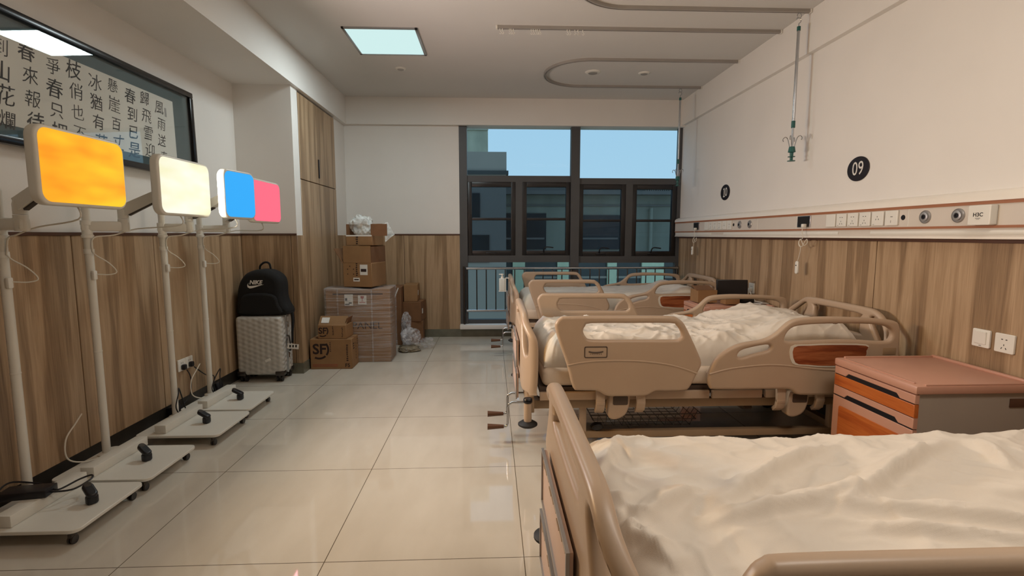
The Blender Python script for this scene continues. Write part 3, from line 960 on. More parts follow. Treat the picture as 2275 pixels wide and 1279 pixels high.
# wall sockets with plugs on the left wall
def outlet(name, x, y, z, nx, label, kind='five', size=0.086):
    """square plate on a wall; nx=+1 faces +x, -1 faces -x"""
    t = thing(name, label, 'switch' if kind == 'switch' else 'wall socket', (x, y, z))
    pm = frame_mat((0, 0, 0), (0, nx, 0), (0, 0, 1))
    MB().plate(rrect(size, size, 0.006), (), 0.011, 0.003, pm @ Matrix.Translation((0, 0, 0.0055))).build('plate', 'plastic_white', t)
    if kind == 'switch':
        MB().plate(rrect(0.058, 0.062, 0.003), (), 0.008, 0.002, pm @ Matrix.Translation((0, 0.004, 0.012)) @ Matrix.Rotation(R(3), 4, 'X')).build('rocker', 'plastic_white', t)
        MB().box((0, 0, 0), (0.012, 0.002, 0.001), mat=pm @ Matrix.Translation((0, -0.036, 0.0113))).build('mark', 'ink', t)
    else:
        socket_holes(pm @ Matrix.Translation((0, 0, 0.0112)), kind).build('socket_holes', 'ink', t)
    return t

def socket_holes(pm, kind='five', mb=None):
    q = mb or MB()
    if kind in ('five', 'two'):
        for s_ in (-1, 1):
            q.box((0.010 * s_, 0.018, 0), (0.0075, 0.004, 0.001), rot=(0, 0, 0), mat=pm)
    if kind in ('five', 'three'):
        z0 = -0.008 if kind == 'five' else 0.012
        q.box((0, z0, 0), (0.003, 0.008, 0.001), mat=pm)
        for s_ in (-1, 1):
            q.box((0.010 * s_, z0 - 0.016, 0), (0.003, 0.009, 0.001), rot=(0, 0, 0.5 * s_), mat=pm)
    return q
xw = XL + 0.012
for y, lab, path in ((3.69, 'nearer of the two wall sockets behind the stands, black plug in it', [(0.03, 0, -0.02), (0.05, 0.0, -0.06), (0.05, 0.01, -0.13), (0.06, -0.04, -0.21), (0.05, -0.12, -0.26), (0.05, -0.17, -0.33), (0.035, -0.155, -0.375)]),
                     (3.78, 'farther of the two wall sockets behind the stands, black plug in it', [(0.03, 0, -0.02), (0.05, 0.03, -0.06), (0.05, 0.12, -0.12), (0.06, 0.20, -0.15), (0.05, 0.21, -0.22), (0.045, 0.24, -0.31)])):
    t = outlet('wall_socket', xw, y, 0.35, 1, lab, 'five')
    p = thing('power_plug', 'black angled plug and cable in the ' + ('nearer' if y < 3.7 else 'farther') + ' wall socket behind the stands', 'plug', (xw + 0.0115, y, 0.335))
    MB().box((0.014, 0, 0), (0.028, 0.034, 0.04), bev=0.008).build('plug_body', 'black', p)
    MB().tube(path, 0.004, 8, smooth=6).build('cable', 'black', p)
# loose cables by the poles
t = thing('power_cable', 'thin black cable looping beside the pole of the pink panel stand', 'cable', (-2.13, 3.85, 0.08))
MB().tube([(-0.03, 0.11, 0.03), (0.0, 0.06, 0.14), (0.02, 0.03, 0.19), (0.0, -0.02, 0.12), (-0.005, -0.05, 0.05), (0.02, -0.04, 0.005), (0.045, -0.01, 0.02)], 0.004, 8, smooth=6).build('cord', 'black', t)
t = thing('power_cable', 'thin black cable looping beside the pole of the blue panel stand', 'cable', (-2.10, 3.34, 0.08))
MB().tube([(-0.04, 0.13, 0.02), (-0.03, 0.06, 0.18), (0.0, 0.0, 0.16), (0.005, -0.04, 0.08), (0.03, -0.02, 0.006)], 0.004, 8, smooth=6).build('cord', 'black', t)
for x, y, lab in ((-2.17, 2.74, 'white panel stand'), (-2.145, 3.80, 'pink panel stand')):
    t = thing('power_cable', 'thin white cable sagging beside the pole of the ' + lab, 'cable', (x, y, 0.08))
    MB().tube([(0.04, 0.03, 0.01), (-0.02, -0.06, 0.004), (-0.06, -0.13, 0.05), (-0.07, -0.12, 0.15), (-0.06, -0.06, 0.22), (-0.05, -0.03, 0.26)], 0.0038, 8, smooth=6).build('cord', 'cord', t)

# ================================================================= SUITCASE AND BACKPACK
t = thing('suitcase', 'silver textured hard-shell suitcase standing against the short wall', 'suitcase', (-2.05, 4.53, 0))
MB().box((0, -0.062, 0.325), (0.40, 0.115, 0.525), bev=0.03, seg=4).build('front_shell', 'suitcase', t)
MB().box((0, 0.062, 0.325), (0.40, 0.115, 0.525), bev=0.03, seg=4).build('back_shell', 'suitcase', t)
MB().box((0, 0, 0.325), (0.404, 0.016, 0.529), bev=0.006).build('frame_band', 'chrome', t)
for sx_ in (-1, 1):
    for sy_ in (-1, 1):
        MB().box((sx_ * 0.165, sy_ * 0.088, 0.078), (0.078, 0.075, 0.045), bev=0.012).build('corner_guard', 'steel_dark', t)
        cs = MB().box((sx_ * 0.155, sy_ * 0.085, 0.047), (0.026, 0.026, 0.03), bev=0.005).build('caster', 'steel_dark', t)
        q = MB()
        for k in (-1, 1):
            q.cyl((sx_ * 0.155 + k * 0.018 - 0.008, sy_ * 0.085, 0.025), (sx_ * 0.155 + k * 0.018 + 0.008, sy_ * 0.085, 0.025), 0.025, n=18)
        q.build('wheel', 'rubber', cs)
q = MB().tube([(0.204, -0.02, 0.40), (0.222, -0.015, 0.39), (0.222, 0.01, 0.27), (0.204, 0.02, 0.26)], 0.007, 8, smooth=4)
q.build('side_handle', 'steel_dark', t)
for z in (0.22, 0.50):
    MB().box((0.205, 0, z), (0.012, 0.03, 0.05), bev=0.004).build('latch', 'chrome', t)
MB().box((0.07, -0.1205, 0.20), (0.05, 0.002, 0.022), rot=(0, R(-25), 0)).build('sticker', 'paper', t)
lt = thing('luggage_tag', 'white paper luggage tag on the side of the silver suitcase', 'tag', (-1.835, 4.47, 0.33))
MB().box((0.055, 0, -0.02), (0.10, 0.002, 0.045), rot=(0, R(6), 0)).build('slip', 'paper', lt)
q = MB()
for k in range(3):
    q.box((0.03 + 0.026 * k, -0.0016, -0.018), (0.014, 0.001, 0.022), rot=(0, R(6), 0))
q.build('print', 'ink', lt)
MB().tube([(0.006, 0, -0.02), (-0.005, 0.01, 0.02), (0.0, 0.02, 0.05)], 0.003, 6, smooth=4).build('strap', 'black', lt)

t = thing('backpack', 'black backpack with white swoosh logo standing on the silver suitcase', 'backpack', (-2.03, 4.55, 0.590))
bo = [(-0.215, 0.0), (-0.225, 0.10), (-0.215, 0.22), (-0.185, 0.31), (-0.13, 0.375), (-0.05, 0.405), (0.04, 0.408), (0.11, 0.385), (0.16, 0.34), (0.178, 0.28), (0.178, 0.18), (0.195, 0.11), (0.222, 0.06), (0.228, 0.03), (0.20, 0.004), (0.0, -0.0)]
bm_ = frame_mat((0, 0, 0), (1, 0, 0), (0, 0, 1))
MB().plate(smooth2(bo, 4), (), 0.20, 0.055, bm_, res=5).build('main_bag', 'black_matte', t)
po = [(-0.17, 0.02), (-0.175, 0.10), (-0.16, 0.17), (-0.10, 0.20), (0.06, 0.20), (0.13, 0.17), (0.15, 0.10), (0.16, 0.02)]
MB().plate(smooth2(po, 4), (), 0.05, 0.02, bm_ @ Matrix.Translation((0, 0, 0.095)), res=4).build('front_pocket', 'black_matte', t)
MB().tube([(-0.055, 0.03, 0.395), (-0.05, 0.03, 0.435), (-0.01, 0.03, 0.466), (0.03, 0.03, 0.455), (0.042, 0.03, 0.398)], 0.009, 8, smooth=5).build('grab_handle', 'black_matte', t)
MB().tube([(0.20, 0.0, 0.04), (0.225, 0.0, 0.015), (0.232, -0.01, -0.06), (0.226, -0.02, -0.17), (0.222, -0.02, -0.26)], [0.012, 0.014, 0.013, 0.010, 0.009], 8).build('strap', 'black_matte', t)
lg = MB()
lm = frame_mat((0, -0.1006, 0), (1, 0, 0), (0, 0, 1))
lm = lm @ Matrix.Translation((-0.02, 0.07, 0)) @ Matrix.Diagonal((0.8, 0.8, 1, 1))
lg.text('NIKE', 0.062, lm @ Matrix.Translation((-0.025, 0.283, 0)), 0.0006, bold=0.0018, shear=0.25)
sw = [(-0.115, 0.255), (-0.098, 0.282), (-0.108, 0.258), (-0.098, 0.246), (-0.07, 0.245), (0.065, 0.262), (-0.06, 0.222), (-0.09, 0.218), (-0.112, 0.232)]
lg.plate(sw, (), 0.0012, 0.0, lm)
lg.build('logo', 'paper', t)

# ================================================================= CARTONS
def carton(name, label, loc, rz, s, mat='carton', group=None, parent=None):
    t = thing(name, label, 'box', loc, rz, group)
    MB().box((0, 0, s[2] / 2), s, bev=0.004, seg=1).build('box_body', mat, t)
    return t
def tape(t, s, y=0):
    MB().span(-s[0] / 2 - 0.001, s[0] / 2 + 0.001, y - 0.024, y + 0.024, s[2] - 0.0005, s[2] + 0.001).build('packing_tape', 'carton_dark', t)
def courier_logo(t, s, k, zc, xc):
    """SF letters inside an open ring"""
    m = frame_mat((0, -s[1] / 2 - 0.0006, 0), (1, 0, 0), (0, 0, 1))
    q = MB()
    q.text('SF', 0.15 * k, m @ Matrix.Translation((xc - 0.012 * k, zc, 0)), 0.0003, bold=0.004 * k)
    def arc(a0, a1, r0, r1):
        n_ = 14
        o_ = [(xc - 0.015 * k + r1 * math.cos(R(a0 + (a1 - a0) * i / n_)), zc + r1 * math.sin(R(a0 + (a1 - a0) * i / n_))) for i in range(n_ + 1)]
        i_ = [(xc - 0.015 * k + r0 * math.cos(R(a1 - (a1 - a0) * i / n_)), zc + r0 * math.sin(R(a1 - (a1 - a0) * i / n_))) for i in range(n_ + 1)]
        return o_ + i_
    q.plate(arc(-38, 40, 0.085 * k, 0.105 * k), (), 0.0006, 0.0, m)
    q.plate(arc(-118, -48, 0.085 * k, 0.105 * k), (), 0.0006, 0.0, m)
    q.build('courier_logo', 'print', t)
    return m
def marks(mb, m, x, z0, z1, wd=0.014, nn=9):
    st = (z1 - z0) / nn
    for i in range(nn):
        mb.box((x + random.uniform(-0.002, 0.002), z0 + st * (i + 0.5), 0), (wd * random.uniform(0.6, 1.0), st * 0.6, 0.0006), mat=m)

S1 = (0.40, 0.24, 0.295)
t = carton('shipping_carton', 'large brown courier carton with dark SF ring logo on the floor', (-1.565, 4.953, 0), R(0.5), S1)
m = courier_logo(t, S1, 0.93, 0.195, -0.10)
q = MB(); marks(q, m, 0.155, 0.075, 0.245, 0.018, 9); marks(q, m, -0.005, 0.17, 0.27, 0.010, 6)
q.text('F5', 0.05, m @ Matrix.Translation((0.155, 0.035, 0)), 0.0003, bold=0.001)
ms = frame_mat((S1[0] / 2 + 0.0006, 0, 0), (0, 1, 0), (0, 0, 1))
marks(q, ms, -0.05, 0.18, 0.25, 0.05, 3); marks(q, ms, 0.03, 0.06, 0.24, 0.012, 6); marks(q, ms, 0.09, 0.2, 0.27, 0.02, 3)
q.build('print', 'print', t)
q = MB()
for z in (0.030, 0.045):
    q.box((-0.06, z, 0), (0.24, 0.004, 0.0006), mat=m)
q.build('red_lines', 'print_red', t); tape(t, S1)
S2 = (0.275, 0.22, 0.135)
t = carton('shipping_carton', 'smaller brown courier carton with SF logo and open flaps on the large one', (-1.548, 4.955, 0.2965), R(-2), S2)
m = courier_logo(t, S2, 0.56, 0.078, -0.085)
q = MB(); marks(q, m, 0.01, 0.035, 0.125, 0.012, 6); marks(q, m, 0.10, 0.015, 0.115, 0.010, 6); q.build('print', 'print', t)
fl = MB().box((0, -0.058, 0.172), (0.272, 0.004, 0.105), rot=(R(-42), 0, 0)).build('top_flap', 'carton', t)
MB().box((0.128, 0.01, 0.165), (0.004, 0.18, 0.07), rot=(0, R(18), 0)).build('side_flap', 'carton_dark', t)
MB().box((-0.075, -0.0625, 0.176), (0.075, 0.002, 0.062), rot=(R(-42), 0, 0)).build('shipping_label', 'paper', t)

SP = (0.64, 0.30, 0.755)
t = carton('wrapped_carton', 'big carton in stretch wrap printed PANEL, standing under the stacked boxes', (-1.362, 5.245, 0), R(1), SP)
m = frame_mat((0, -SP[1] / 2 - 0.0006, 0), (1, 0, 0), (0, 0, 1))
q = MB(); q.text('PANEL', 0.105, m @ Matrix.Translation((0.085, 0.378, 0)), 0.0003, shear=0.0)
q.box((0, 0.705, 0), (0.5, 0.012, 0.0005), mat=m); q.build('print', 'print', t)
MB().box((-0.09, 0.645, 0.006), (0.085, 0.115, 0.0006), mat=m).build('shipping_label', 'paper', t)
q = MB(); q.box((-0.105, 0.60, 0.0068), (0.045, 0.012, 0.0006), mat=m); q.box((-0.075, 0.615, 0.0068), (0.03, 0.01, 0.0006), mat=m); q.box((-0.115, 0.65, 0.0068), (0.02, 0.03, 0.0006), mat=m); q.build('label_print', 'ink', t)
MB().box((0.045, 0.645, 0.006), (0.085, 0.095, 0.0006), mat=m).build('fragile_label', 'paper', t)
q = MB(); gm = m @ Matrix.Translation((0.045, 0.655, 0.0068))
q.plate([(-0.018, 0.03), (0.018, 0.03), (0.015, 0.008), (0.003, 0.0), (0.003, -0.018), (0.014, -0.024), (-0.014, -0.024), (-0.003, -0.018), (-0.003, 0.0), (-0.015, 0.008)], (), 0.0005, 0.0, gm)
q.box((0, -0.035, 0), (0.06, 0.006, 0.0005), mat=gm); q.build('fragile_sign', 'print_red', t)
q = MB().box((0, 0, SP[2] / 2 + 0.004), (SP[0] + 0.03, SP[1] + 0.03, SP[2] + 0.012), bev=0.012)
bmesh.ops.subdivide_edges(q.bm, edges=[e for e in q.bm.edges if e.calc_length() > 0.1], cuts=14, use_grid_fill=True)
def wob(c):
    nn_ = noise.noise(Vector((c.x * 4, c.y * 4, c.z * 16)))
    k_ = 1 + 0.012 * nn_
    return Vector((c.x * k_, c.y * k_, max(0.0, c.z + (0.012 * nn_ if c.z > 0.7 else 0))))
q.deform(wob).build('stretch_wrap', 'film', t)
for x in (-0.20, 0.14):
    MB().box((x, -SP[1] / 2 - 0.014, SP[2] / 2), (0.014, 0.002, SP[2]), bev=0).build('strap_band', 'film', t)

SM = (0.31, 0.34, 0.245)
t = carton('open_carton', 'middle brown carton with raised flaps and labels on the wrapped carton', (-1.325, 5.285, 0.775), R(-13), SM)
m = frame_mat((0, -SM[1] / 2 - 0.0006, 0), (1, 0, 0), (0, 0, 1))
MB().span(-0.15, 0.15, -SM[1] / 2, -SM[1] / 2 + 0.004, SM[2], SM[2] + 0.172).build('front_flap', 'carton', t)
MB().span(0.147, 0.151, -SM[1] / 2 + 0.01, SM[1] / 2, SM[2], SM[2] + 0.165).build('side_flap', 'carton_dark', t)
MB().span(-0.15, 0.15, SM[1] / 2 - 0.004, SM[1] / 2, SM[2], SM[2] + 0.17).build('back_flap', 'carton_dark', t)
MB().box((-0.20, -0.03, SM[2] + 0.07), (0.004, 0.30, 0.17), rot=(0, R(-32), 0)).build('side_flap', 'carton_dark', t)
MB().box((0.072, 0.175, 0), (0.082, 0.105, 0.0008), mat=m).build('shipping_label', 'paper', t)
MB().box((-0.01, 0.075, 0), (0.07, 0.038, 0.0008), mat=m).build('barcode_label', 'paper', t)
q = MB(); marks(q, m, -0.005, 0.11, 0.245, 0.022, 7)
q.box((0.07, 0.17, 0.0008), (0.06, 0.03, 0.0005), mat=m); q.box((-0.01, 0.075, 0.0008), (0.05, 0.012, 0.0005), mat=m)
for a, b_ in ((-0.105, 0.18), (-0.04, 0.18), (-0.105, 0.13), (-0.04, 0.13), (-0.08, 0.21)):
    q.box((a, b_, 0), (0.010, 0.010, 0.0006), mat=m)
q.build('print', 'print', t)

ST = (0.275, 0.30, 0.105)
t = carton('open_carton', 'topmost open brown carton with foam bag spilling from its top', (-1.315, 5.29, 1.195), R(-11), ST)
# it rests on the raised flaps of the carton beneath
MB().span(-0.1375, -0.1335, -0.14, 0.14, ST[2], ST[2] + 0.11).build('side_flap', 'carton_dark', t)
MB().box((0.205, -0.12, ST[2] + 0.052), (0.165, 0.004, 0.12), rot=(0, 0, R(10))).build('front_flap', 'carton_dark', t)
MB().span(-0.13, 0.13, 0.144, 0.149, ST[2], ST[2] + 0.12).build('back_flap', 'carton', t)
m = frame_mat((0, -ST[1] / 2 - 0.0006, 0), (1, 0, 0), (0, 0, 1))
q = MB(); marks(q, m, -0.02, 0.01, 0.095, 0.024, 4); q.build('print', 'print', t)
MB().box((0.165, -0.126, ST[2] + 0.078), (0.035, 0.002, 0.07), rot=(0, 0, R(10))).build('shipping_label', 'paper', t)
MB().span(-0.138, 0.138, -0.151, -0.1495, 0.092, 0.106).build('packing_tape', 'paper', t)

def crumple(name, label, cat, loc, size, mat, seed, spikes=0.35, freq=2.2, squash=True):
    q = MB()
    bmesh.ops.create_icosphere(q.bm, subdivisions=5, radius=1.0)
    off = Vector((seed * 7.1, seed * 3.3, seed * 5.7))
    for v in q.bm.verts:
        p = v.co.copy()
        d = noise.noise(p * freq + off) * spikes
        d += (0.5 - abs(noise.noise(p * freq * 2.0 + off))) * spikes * 0.45
        d += noise.noise(p * freq * 5 + off) * spikes * 0.07
        p = p * (1 + d - 0.15)
        v.co = Vector((p.x * size[0] / 2, p.y * size[1] / 2, p.z * size[2] / 2))
    zmin = min(v.co.z for v in q.bm.verts)
    for v in q.bm.verts:
        z = v.co.z - zmin
        v.co.z = max(0.0, z - 0.12 * size[2])
    o = q.build(name, mat, angle=25)
    o.location = loc
    return tag(o, label, cat)
crumple('foam_bag', 'crumpled white translucent bag in the topmost open carton', 'plastic bag', (-1.34, 5.27, 1.302), (0.25, 0.22, 0.26), 'foam', 3, 0.42, 1.2)
crumple('plastic_bag', 'shiny clear plastic bag of packing on floor right of wrapped carton', 'plastic bag', (-0.925, 5.62, 0.075), (0.24, 0.24, 0.20), 'bag', 5, 0.4, 1.5)
crumple('plastic_bag', 'tall twisted clear plastic bag leaning between wrapped carton and small boxes', 'plastic bag', (-1.0, 5.80, 0.0), (0.13, 0.14, 0.50), 'bag', 8, 0.4, 1.5)
crumple('plastic_bag', 'flat flattened plastic parcel under the shiny clear bag on floor', 'plastic bag', (-0.935, 5.58, 0.0), (0.28, 0.24, 0.085), 'parcel', 2, 0.3, 1.6)
crumple('plastic_bag', 'wisp of thin clear film lying on floor right of the small boxes', 'plastic bag', (-0.75, 5.72, 0.0), (0.16, 0.16, 0.12), 'film', 11, 0.6)
t = thing('film_corner', 'loose corner of white film hanging beside the topmost carton', 'plastic bag', (-1.10, 5.22, 1.255))
MB().plate([(0, 0.17), (0.03, 0.18), (0.10, 0.05), (0.06, 0.02), (0.005, -0.03)], (), 0.002, 0.0, frame_mat((0, 0, 0), (1, 0.2, 0), (0, 0.1, 1))).build('sheet', 'foam', t)

# cartons at the back, right of the wrapped one
t = carton('tall_carton', 'tall narrow brown carton behind the right edge of the wrapped carton', (-1.13, 6.05, 0), 0, (0.12, 0.34, 0.69), 'carton_dark')
MB().box((0.0, -0.172, 0.60), (0.012, 0.003, 0.18), rot=(0, R(22), 0)).build('tape_end', 'paper', t)
B = [((-0.945, 6.16, 0), (0.20, 0.30, 0.26), 'lowest of the three small brown cartons stacked by the back wall'),
     ((-0.95, 6.155, 0.26), (0.215, 0.30, 0.24), 'middle of the three small brown cartons stacked by the back wall'),
     ((-0.985, 6.17, 0.50), (0.165, 0.28, 0.205), 'top one of the three small brown cartons stacked by the back wall')]
for k, (l_, s_, lab) in enumerate(B):
    t = carton('small_carton', lab, l_, R((4, -5, 3)[k]), s_, 'carton_dark' if k != 2 else 'carton', 'small cartons stacked by the back wall')
    MB().span(-s_[0] / 2 - 0.001, s_[0] / 2 + 0.001, -0.024, 0.024, s_[2] - 0.0004, s_[2] + 0.0004).build('packing_tape', 'carton', t)
    if k:
        MB().box((s_[0] / 2 + 0.001, -0.06, s_[2] * 0.5), (0.002, 0.05, 0.06)).build('shipping_label', 'paper', t)
# ================================================================= RIGHT WALL
# bed-head supply unit: one long profile with sockets, gas outlets and a rounded light strip
UY0, UY1 = YF + 0.4, 6.37
XF = 2.355                      # front face
u = thing('bed_head_unit', 'long wall-mounted supply unit with sockets running above the beds', 'medical supply unit', (2.42, 0, 1.28))
def U(x0, x1, z0, z1, y0=UY0, y1=UY1, bev=0.0):
    return MB().span(x0 - 2.42, x1 - 2.42, y0, y1, z0 - 1.28, z1 - 1.28, bev=bev)
U(XF + 0.004, 2.42, 1.290, 1.49).build('back_body', 'unit_grey', u)
q = MB()
pr = [(2.42, 1.518), (2.395, 1.515), (2.365, 1.502), (2.350, 1.485), (2.348, 1.462), (2.42, 1.462)]
a = [q.bm.verts.new((x - 2.42, UY0, z - 1.28)) for x, z in pr]; b = [q.bm.verts.new((x - 2.42, UY1, z - 1.28)) for x, z in pr]
for i in range(6):
    q.bm.faces.new((a[i], a[(i + 1) % 6], b[(i + 1) % 6], b[i]))
q.bm.faces.new(a[::-1]); q.bm.faces.new(b)
q.build('top_profile', 'unit_light', u)
U(XF - 0.004, 2.40, 1.446, 1.462).build('upper_stripe', 'unit_brown', u)
U(XF, 2.40, 1.346, 1.446).build('front_panel', 'unit_grey', u)
U(XF - 0.004, 2.40, 1.334, 1.346).build('lower_stripe', 'unit_brown', u)
U(XF - 0.002, 2.42, 1.280, 1.292, bev=0.003).build('bottom_profile', 'unit_light', u)
U(2.372, 2.41, 1.292, 1.334).build('recess', 'track', u)
def strip(y0, y1):
    n_ = 10
    q = MB()
    rows = []
    for y in (y0, y1):
        rows.append([q.bm.verts.new((2.372 - 2.42 - 0.018 * math.sin(PI * k / n_), y, (1.313 - 1.28) - 0.019 * math.cos(PI * k / n_))) for k in range(n_ + 1)])
    for k in range(n_):
        q.bm.faces.new((rows[0][k], rows[0][k + 1], rows[1][k + 1], rows[1][k]))
    q.bm.faces.new(rows[0]); q.bm.faces.new(rows[1][::-1])
    q.build('light_cover', 'plastic_white', u, angle=60)
strip(UY0, 0.90); strip(1.0, 3.035); strip(3.325, 5.02); strip(5.31, 6.33)
# joints between panel lengths
for y in (0.22, 2.755, 3.80, 4.37, 5.76):
    U(XF - 0.001, XF + 0.001, 1.347, 1.445, y - 0.0022, y + 0.0022).build('panel_joint', 'plastic_white', u)
xo = XF - 2.42
def unit_sockets(y, six):
    """y: nearest edge of the row; sockets run away from the camera"""
    kinds = ['usb', 'three', 'five', 'five', 'five', 'blank']
    for k, kd in enumerate(kinds):
        yc = y + 0.052 + k * 0.1055
        pm = frame_mat((xo, yc, 1.399 - 1.28), (0, -1, 0), (0, 0, 1))
        p = MB().plate(rrect(0.093, 0.086, 0.004), (), 0.012, 0.003, pm @ Matrix.Translation((0, 0, 0.006))).build('socket_plate', 'plastic_white', u)
        hm = pm @ Matrix.Translation((0, 0, 0.0122))
        if kd in ('five', 'three'):
            q = socket_holes(hm, kd)
            q.box((-0.028, -0.035, 0), (0.012, 0.002, 0.0006), mat=hm)
            q.build('socket_holes', 'ink', p)
        elif kd == 'usb':
            q = MB(); q.box((0.004, 0.008, 0), (0.016, 0.006, 0.001), mat=hm); q.box((0.0, -0.02, 0), (0.004, 0.014, 0.001), mat=hm)
            q.build('socket_holes', 'track', p)
    lm = frame_mat((xo, y - 0.022, 1.400 - 1.28), (0, -1, 0), (0, 0, 1))
    MB().lathe([(0, 0.004), (0.012, 0.004), (0.015, 0.001), (0.015, 0), (0, 0)], n=20, mat=lm).build('lock', 'black', u)
def gas_outlet(y):
    m = frame_mat((xo, y, 1.398 - 1.28), (0, -1, 0), (0, 0, 1))
    o = MB().lathe([(0, 0), (0.036, 0), (0.036, 0.004), (0.032, 0.008), (0.030, 0.005), (0.025, 0.005), (0.024, 0.012), (0.018, 0.014), (0.014, 0.014), (0.012, 0.009), (0, 0.009)], n=28, mat=m).build('gas_outlet', 'satin', u)
    MB().lathe([(0, 0.0095), (0.0115, 0.0095), (0.011, 0.014), (0.006, 0.014), (0.005, 0.011), (0, 0.011)], n=16, mat=m).build('outlet_core', 'black', o)
unit_sockets(2.815, True); unit_sockets(4.83, True)
for y in (2.645, 2.452, 4.685, 4.50):
    gas_outlet(y)
for y in (3.70, 5.685):
    m = frame_mat((xo, y, 1.40 - 1.28), (0, -1, 0), (0, 0, 1))
    p = MB().plate(rrect(0.155, 0.084, 0.003), (), 0.008, 0.002, m @ Matrix.Translation((0, 0, 0.004))).build('call_socket', 'chrome', u)
    MB().box((0, 0.0, 0.0085), (0.135, 0.074, 0.003), mat=m).build('socket_face', 'steel_dark', p)
# white access box fixed on the unit
t = thing('wireless_access_box', 'white square box with printed letters mounted on the supply unit', 'network box', (XF - 0.0005, 2.31, 1.394))
bm_ = frame_mat((0, 0, 0), (0, -1, 0), (0, 0, 1))
MB().plate(rrect(0.112, 0.094, 0.006), (), 0.036, 0.004, bm_ @ Matrix.Translation((0, 0, 0.018))).build('box_body', 'plastic_white', t)
q = MB(); q.text('H3C', 0.026, bm_ @ Matrix.Translation((-0.004, 0.002, 0.0363)), 0.0003, bold=0.0005)
q.box((-0.004, -0.014, 0.0363), (0.026, 0.0018, 0.0006), mat=bm_); q.box((-0.004, -0.019, 0.0363), (0.016, 0.0014, 0.0006), mat=bm_)
q.build('print', 'ink', t)

# nurse call handsets hanging on cords
def handset(y, zl, label):
    t = thing('nurse_call_handset', label, 'call handset', (XF - 0.012, y, 1.37))
    MB().box((-0.014, 0, 0), (0.028, 0.03, 0.026), bev=0.005).build('plug', 'plastic_white', t)
    c = MB()
    c.tube([(-0.022, 0, -0.008), (-0.024, 0.0, -0.05), (-0.022, -0.01, -0.09), (-0.022, 0.035, -0.115), (-0.022, 0.03, -0.15), (-0.022, -0.005, -0.155), (-0.022, -0.03, -0.125), (-0.020, -0.055, -0.10), (-0.020, -0.06, -0.13), (-0.02, -0.02, -0.145), (-0.02, 0.02, -0.10), (-0.022, 0.035, -0.13), (-0.022, 0.01, -0.165), (-0.022, 0.02, -0.22), (-0.022, 0.038, zl + 0.05)], 0.0026, 6, smooth=5)
    c.build('cord', 'cord', t)
    m = frame_mat((-0.022, 0.04, zl), (0, -1, 0), (0, 0, 1))
    h = MB().plate(rrect(0.034, 0.098, 0.0165), (), 0.018, 0.006, m).build('handset', 'plastic_white', t)
    MB().box((0, 0.016, 0.0092), (0.014, 0.008, 0.001), mat=m).build('button', 'ink', h)
handset(3.665, -0.315, 'white call handset on a knotted cord between the two number signs')
handset(5.665, -0.25, 'white call handset on a knotted cord close to the window corner')

# number signs: slightly oval discs
def sign(y, z, s, label):
    t = thing('bed_number_sign', label, 'sign', (XR, y, z))
    m = frame_mat((0, 0, 0), (0, -1, 0), (0, 0, 1))
    ov = [(0.100 * math.cos(2 * PI * k / 48), 0.080 * math.sin(2 * PI * k / 48)) for k in range(48)]
    MB().plate(ov, (), 0.006, 0.002, m @ Matrix.Translation((0, 0, 0.003))).build('disc', 'sign_dark', t)
    q = MB()
    mm = m @ Matrix.Translation((0, -0.001, 0.0064))
    if s == '10':
        q.text('0', 0.125, mm @ Matrix.Translation((0.026, 0, 0)) @ Matrix.Diagonal((0.85, 1, 1, 1)), 0.0003)
        q.plate([(-0.036, -0.047), (0.0, -0.047), (0.0, -0.036), (-0.012, -0.036), (-0.012, 0.046), (-0.021, 0.046), (-0.038, 0.037), (-0.038, 0.028), (-0.024, 0.032), (-0.024, -0.036), (-0.036, -0.036)], (), 0.0006, 0.0, mm)
    else:
        q.text(s, 0.125, mm @ Matrix.Diagonal((0.85, 1, 1, 1)), 0.0003)
    q.build('number', 'paper', t)
sign(3.262, 1.734, '09', 'larger-looking dark oval number sign, on the wall above the middle bed')
sign(5.149, 1.739, '10', 'smaller-looking dark oval number sign, on the wall toward the window')

xw = XR - 0.012
outlet('wall_switch', xw, 2.318, 0.797, -1, 'white rocker switch on the wood panel above the nearer bedside cabinet', 'switch', 0.088)
outlet('wall_socket', xw, 2.205, 0.795, -1, 'white wall socket right of the switch above the nearer bedside cabinet', 'five', 0.09)
t = outlet('wall_socket', xw, 4.50, 0.812, -1, 'white wall socket on the wood panel behind the farther cabinet', 'five', 0.095)

# ================================================================= HOSPITAL BEDS
def zrail(pts):
    return smooth2(pts, 3)
FOOT_OUT = [(0.175, 0.80), (0.184, 0.834), (0.205, 0.853), (0.245, 0.859), (0.492, 0.859), (0.80, 0.857), (0.857, 0.842), (0.888, 0.816), (0.921, 0.759), (0.969, 0.662), (0.996, 0.590), (0.974, 0.533), (0.933, 0.452), (0.898, 0.435), (0.80, 0.433), (0.739, 0.433), (0.704, 0.414), (0.669, 0.406), (0.57, 0.406), (0.476, 0.408), (0.44, 0.424), (0.405, 0.440), (0.318, 0.443), (0.278, 0.459), (0.242, 0.59), (0.202, 0.704)]
FOOT_H = [(0.330, 0.778), (0.342, 0.805), (0.372, 0.819), (0.58, 0.819), (0.814, 0.817), (0.849, 0.803), (0.872, 0.772), (0.878, 0.742), (0.861, 0.727), (0.83, 0.724), (0.582, 0.726), (0.383, 0.728), (0.345, 0.744)]
